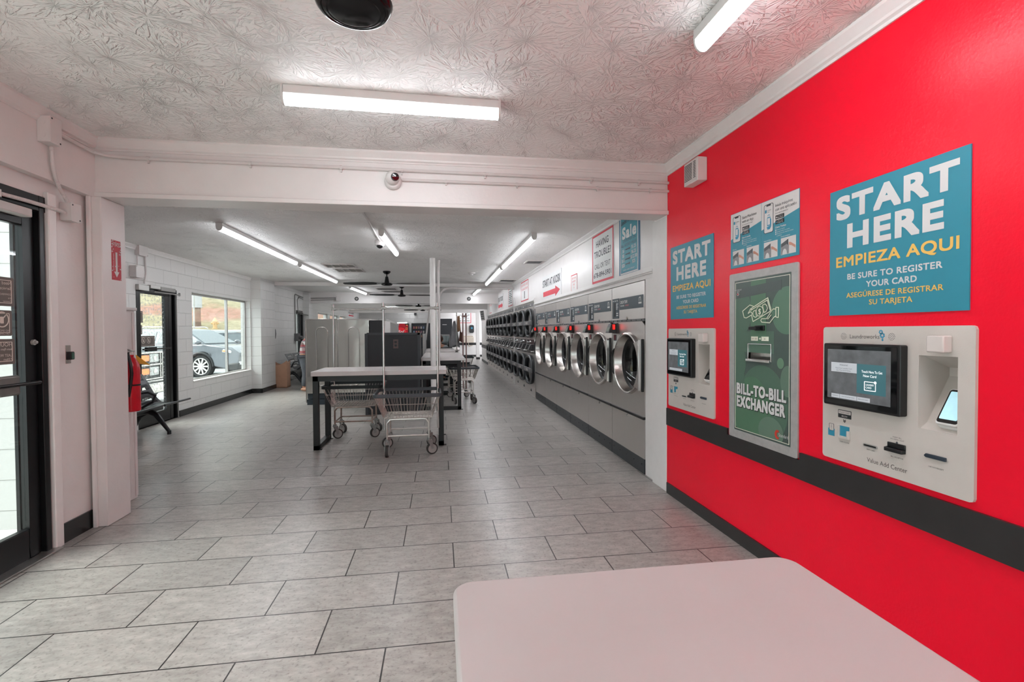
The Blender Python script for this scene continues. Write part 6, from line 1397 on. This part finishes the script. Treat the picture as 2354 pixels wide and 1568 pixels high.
strip('hillside', bank(), [(32.9, 1.5), (33.6, 1.62), (34.6, 1.85), (35.6, 2.2), (36.6, 2.7), (38, 3.4), (40, 4.3), (43, 5.5), (48, 7.5), (56, 11), (70, 15)], -50, 70, nz=.08, label='grassy bank with red clay beyond the road')
# hydrant and utility pole on the bank
hp = es*33.5+et*0.6
def on_bank(pxx, s_):
    """point of the bank seen under picture column pxx, at distance s_ across the road"""
    d = _r*((pxx-1177)/F_PX)+_f; d.z = 0; k = s_/(d.x*es.x+d.y*es.y); return d*k
p = on_bank(495, 33.5)
t = thing('fire_hydrant', 'yellow fire hydrant on the grass beyond the road', 'fire hydrant', (p.x, p.y, 1.58)); M_hyd = mat('yellow hydrant paint', 'dcb684', .5, var=.06)
mb = MB(); mb.lathe([(.16, 0), (.16, .05), (.11, .06), (.11, .42), (.15, .43), (.15, .47), (.12, .49), (.10, .56), (.05, .62), (.03, .64), (.03, .70), (.0001, .70)], 20); mb.build('barrel', M_hyd, t)
for d_ in ((1, 0), (-1, 0), (0, -1)):
    mb = MB(); mb.cyl((d_[0]*.08, d_[1]*.08, .34), (d_[0]*.20, d_[1]*.20, .34), .06, n=14); mb.build('outlet_cap', M_hyd, t)
p = on_bank(454, 34.2)
t = thing('utility_pole', 'weathered utility pole with pale upper half on the bank', 'pole', (p.x, p.y, 1.6)); 
mb = MB(); mb.cyl((0, 0, 0), (0, 0, 1.25), .20, .19, 16); mb.build('pole', mat('brown weathered wood', '8a7468', .9, var=.2, vscale=5), t); mb = MB(); mb.cyl((0, 0, 1.25), (0, 0, 7), .27, .24, 16); mb.build('pole_wrap', mat('pale grey wrap', 'c5c4c4', .7, var=.06), t)
p = on_bank(447, 33.3)
t = thing('warning_sign', 'orange sign panel beside the utility pole', 'sign', (p.x, p.y, 1.55)); mb = MB(); mb.box(-.04, .04, -.03, .03, 0, 2.4); mb.build('post', M_silver, t); mb = MB(); mb.box(-.32, .14, -.02, .01, 2.2, 4.4); mb.build('panel', mat('orange sign face', 'd9a066', .6, var=.03), t)

M_rubber = mat('tyre rubber', '2c2c2d', .8, var=.1); M_alloy = mat('pale alloy', 'd9d5d2', .3, .6, var=.03); M_carglass = mat('car glass', '5d686d', .06, var=.1, coat=.6)
M_carblk = mat('black car trim', '26282a', .5, var=.1); M_carchrome = mat('bright car chrome', 'dcdad7', .15, 1, var=0); M_lampglass = mat('clear headlamp', 'd8dcdd', .12, .2, var=.1, vscale=30)
M_orange = mat('amber lamp', 'e8804a', .3, var=.05, emit='f08a50', estr=.3)
def wheel(t, x, y, r, side, spokes=10):
    mb = MB(); prof = [(r*.72, -.10), (r*.95, -.11), (r, -.08), (r, .08), (r*.95, .11), (r*.72, .10)]
    mb.lathe(prof, 36, axis='y'); mb.f = [f for f in mb.f if len(f) == 4]; mb.mi = [0]*len(mb.f)
    w_ = mb.build('wheel', M_rubber, t, M=Matrix.Translation((x, y, r)))
    mb = MB(); mb.lathe([(r*.66, -.10), (r*.74, -.105), (r*.74, .105), (r*.66, .10)], 36, axis='y')
    mb.f = [f for f in mb.f if len(f) == 4]; mb.mi = [0]*len(mb.f)
    for k in range(spokes):
        a = 2*pi*k/spokes; mb.bar((r*.1*cos(a), side*.085, r*.1*sin(a)), (r*.7*cos(a), side*.10, r*.7*sin(a)), .052, .03, up=(0, 1, 0))
    mb.cyl((0, side*.05, 0), (0, side*.11, 0), r*.17, n=20); mb.build('rim', M_alloy, w_)
    mb = MB(); mb.cyl((0, side*.0, 0), (0, side*.02, 0), r*.68, n=28); mb.build('brake_well', M_carblk, w_)
def car(name, label, cat, M, paint, L_, hw, lower, roof, wheels, r, glass_z, rails=False, amber=None):
    """lower: (x,z) outline above the sills, roof: (x,z) outline of the glasshouse; nose at x=0, tail at -L_"""
    t = thing(name, label, cat, M)
    arch = []
    base = .22
    pts = list(lower)
    ws = sorted(wheels, reverse=False)
    under = [(-L_+.05, base)]
    for wx in ws:
        under += [(wx+(r+.07)*cos(a), max(base, r+(r+.07)*sin(a))) for a in [pi-pi*i/14 for i in range(15)]]
    under += [(-.12, base)]
    poly = under+pts
    mb = MB(); n = len(poly)
    def shell(y, k): return [(x, y-(.10 if (z > .75) else .0)*(1 if y > 0 else -1)*k, z) for x, z in poly]
    A, B = shell(-hw, 1), shell(hw, 1)
    mb.add(A+B, [tuple(range(n))[::-1], tuple(range(n, 2*n))]+[(i, (i+1) % n, n+(i+1) % n, n+i) for i in range(n)])
    body = mb.build('body', paint, t, bevel=.045, segs=3)
    k = len(roof); gy = hw-.12; mb = MB(); zt = max(z for x, z in roof); zb = min(z for x, z in roof)
    def gside(sg): return [(x, sg*(gy-.20*(z-zb)/(zt-zb)), z) for x, z in roof]
    A, B = gside(-1), gside(1); mb.add(A+B, [tuple(range(k))[::-1], tuple(range(k, 2*k))]+[(i, (i+1) % k, k+(i+1) % k, k+i) for i in range(k)]); cab = mb.build('cabin', paint, t, bevel=.05, segs=3)
    # side windows and windscreen
    cx = [x for x, z in roof]; zs = glass_z
    for sg in (-1, 1):
        for (xa0, xb0, xa1, xb1) in glass_x(roof):
            mb = MB(); f = lambda x, z: (x, sg*(gy-.20*(z-zb)/(zt-zb)+.012), z)
            q = [f(xa0, zs[0]), f(xb0, zs[0]), f(xb1, zs[1]), f(xa1, zs[1])]
            mb.add(q+[(a, b-sg*.02, c) for a, b, c in q], [(0, 1, 2, 3), (7, 6, 5, 4), (0, 4, 5, 1), (1, 5, 6, 2), (2, 6, 7, 3), (3, 7, 4, 0)]); mb.build('side_window', M_carglass, cab)
    a, b = Vector((roof[-1][0], 0, roof[-1][1])), Vector((roof[-2][0], 0, roof[-2][1])); mb = MB(); q = []
    for f_, wd in ((.08, gy-.04), (.92, gy-.22)):
        p_ = a+(b-a)*f_; p_ = p_+Vector((.012, 0, .012)); q += [(p_.x, -wd, p_.z), (p_.x, wd, p_.z)]
    q = [q[0], q[1], q[3], q[2]]; mb.add(q+[(x-.02, y, z-.02) for x, y, z in q], [(0, 1, 2, 3), (7, 6, 5, 4), (0, 4, 5, 1), (1, 5, 6, 2), (2, 6, 7, 3), (3, 7, 4, 0)]); mb.build('windscreen', M_carglass, cab)
    for wx in wheels:
        for sg in (-1, 1): wheel(t, wx, sg*(hw-.12), r, sg)
    for sg in (-1, 1):
        mb = MB(); mx = roof[-1][0]-.15; mb.ell((mx, sg*(hw+.05), zb+.08), .09, .11, .07, 14, 10); mb.build('mirror', paint, t)
        if rails:
            mb = MB(); mb.tube([(roof[2][0]+.1, sg*(gy-.22), zt+.01), (roof[2][0]+.2, sg*(gy-.22), zt+.05), (roof[-2][0]-.2, sg*(gy-.22), zt+.05), (roof[-2][0]-.1, sg*(gy-.22), zt)], .018, 8); mb.build('roof_rail', M_carchrome, t)
    return t, body
def glass_x(roof):
    xr, xf = roof[0][0], roof[-1][0]; xr1, xf1 = roof[1][0], roof[-2][0]
    m0 = (xr+xf)/2-.05; return [(xr+.25, m0-.05, xr1+.22, m0-.05), (m0+.05, xf-.32, m0+.05, xf1-.12)]
M_grey_paint = mat('metallic grey car paint', '74787d', .25, .4, var=.03, coat=.5)
t, body = car('suv', 'grey SUV parked nose-in outside the large window', 'car', Matrix.Translation((-6.21, 17.5, -.1)) @ Matrix.Rotation(R(-13), 4, 'Z'), M_grey_paint, 4.75, .93,
    [(-.02, .42), (0, .62), (-.06, .80), (-.32, .98), (-1.25, 1.08), (-4.6, 1.10), (-4.72, .9), (-4.75, .5)], [(-4.62, 1.06), (-4.2, 1.55), (-3.7, 1.61), (-2.4, 1.60), (-2.05, 1.56), (-1.18, 1.06)], (-1.30, -3.85), .37, (1.14, 1.50), True)
mb = MB(); mb.ext([(-.05, .24), (.02, .30), (.02, .50), (-.35, .46), (-.40, .24)], -.94, .94); mb.v = [(x, z, y) for x, y, z in mb.v]; mb.build('lower_bumper', M_carblk, t, bevel=.04)
for sg in (-1, 1):
    mb = MB(); mb.add([(-.10, sg*.50, .86), (-.52, sg*.935, .93), (-.56, sg*.94, .83), (-.10, sg*.62, .74), (-.03, sg*.50, .84), (-.42, sg*.955, .90), (-.44, sg*.96, .82), (-.02, sg*.62, .73)], [(0, 1, 2, 3), (7, 6, 5, 4), (0, 4, 5, 1), (1, 5, 6, 2), (2, 6, 7, 3), (3, 7, 4, 0)]); hl = mb.build('headlamp', M_lampglass, t, bevel=.01)
    mb = MB(); mb.ell((-.45, sg*.95, .87), .09, .02, .03, 12, 8); mb.build('turn_lamp', M_orange, hl)
    mb = MB(); mb.box(-.10, .03, min(sg*.70, sg*.90), max(sg*.70, sg*.90), .42, .53); mb.build('fog_lamp', M_lampglass, t, bevel=.02)
mb = MB(); mb.box(-.06, .035, -.52, .52, .55, .84); gr = mb.build('grille', M_carblk, t, bevel=.02)
mb = MB()
for k in range(4): mb.box(.03, .05, -.5, .5, .58+k*.07, .605+k*.07)
mb.build('grille_bar', M_carchrome, gr, bevel=.005)
mb = MB()
for wx in (-1.30, -3.85):
    for sg in (-1, 1): mb.tube([(wx+.435*cos(a), sg*.925, .37+.435*sin(a)) for a in [pi*i/14 for i in range(15)]], .035, 8)
mb.build('arch_trim', M_carblk, t)
mb = MB(); mb.box(-3.36, -1.80, -.94, .94, .20, .34); mb.build('sill_trim', M_carblk, t, bevel=.03)
t, body = car('sedan', 'dark sedan parked behind the grey SUV', 'car', Matrix.Translation((-6.0, 21.9, -.1)), mat('dark blue grey car paint', '4c5359', .2, .4, var=.03, coat=.5), 4.7, .9,
    [(-.02, .4), (0, .6), (-.1, .75), (-.9, .95), (-1.35, 1.0), (-4.4, 1.05), (-4.66, .9), (-4.7, .5)], [(-4.3, 1.0), (-3.5, 1.42), (-3.1, 1.485), (-2.4, 1.49), (-2.0, 1.44), (-1.1, .98)], (-1.0, -3.7), .34, (1.08, 1.40))
# pickup with its front turned to the building
M_tp = mat('dirty grey truck paint', '6b6f72', .55, var=.35, vscale=10)
t = thing('pickup_truck', 'dirty pickup truck with amber lamps parked outside the glass door', 'truck', Matrix.Translation((-5.45, 10.58, -.1)))
hw = .93
mb = MB(); poly = [(-5.3, .45), (-.05, .42), (0, .5), (0, 1.05), (-.12, 1.14), (-1.5, 1.22), (-1.52, 1.22), (-5.3, 1.20)]
n = len(poly); mb.add([(x, -hw, z) for x, z in poly]+[(x, hw, z) for x, z in poly], [tuple(range(n))[::-1], tuple(range(n, 2*n))]+[(i, (i+1) % n, n+(i+1) % n, n+i) for i in range(n)]); mb.build('body', M_tp, t, bevel=.04)
mb = MB(); roof = [(-3.3, 1.2), (-3.2, 1.72), (-2.9, 1.8), (-2.3, 1.8), (-1.5, 1.2)]; k = len(roof); mb.add([(x, -.82+.12*(z-1.2), z) for x, z in roof]+[(x, .82-.12*(z-1.2), z) for x, z in roof], [tuple(range(k))[::-1], tuple(range(k, 2*k))]+[(i, (i+1) % k, k+(i+1) % k, k+i) for i in range(k)]); cab = mb.build('cab', M_tp, t, bevel=.04)
for sg in (-1, 1):
    mb = MB(); mb.add([(-3.1, sg*.83, 1.26), (-1.85, sg*.83, 1.26), (-2.35, sg*.77, 1.7), (-3.05, sg*.77, 1.7)], [(0, 1, 2, 3)]); mb.build('side_window', M_carglass, cab, smooth=False)
    for wx in (-.95, -4.2): wheel(t, wx, sg*(hw-.10), .40, sg, 6)
mb = MB(); mb.box(-.05, .06, -hw-.02, hw+.02, .30, .50); mb.box(-.05, .05, -hw, hw, .52, .56); mb.build('bumper', M_carchrome, t, bevel=.02)
mb = MB(); mb.box(-.02, .02, -hw, hw, .58, 1.10); mb.build('front_panel', mat('dirty dark grille', '4b5052', .5, .3, var=.5, vscale=25), t, bevel=.01)
mb = MB(); mb.box(.02, .04, -hw, hw, .575, .60); mb.box(.02, .04, -hw, hw, .84, .87); mb.box(.02, .045, -hw, hw, 1.07, 1.10); mb.build('front_trim', M_carchrome, t, bevel=.004)
for sg in (-1, 1):
    for z in (.68, .93):
        a, b = sorted((sg*.92, sg*.64)); mb = MB(); mb.box(.015, .045, a, b, z, z+.11); mb.build('turn_lamp', M_orange, t, bevel=.01)
        a, b = sorted((sg*.60, sg*.32)); mb = MB(); mb.box(.015, .04, a, b, z-.03, z+.13); hl = mb.build('headlamp', M_lampglass, t, bevel=.01)
        mb = MB(); mb.cyl((.035, (a+b)/2, z+.05), (.05, (a+b)/2, z+.05), .05, n=16); mb.build('bulb', M_carchrome, hl)
mb = MB()
for k in range(9): y = -.27+k*.068; mb.box(.02, .045, y-.012, y+.012, .60, 1.08)
mb.build('grille_bar', M_carchrome, t, bevel=.004)
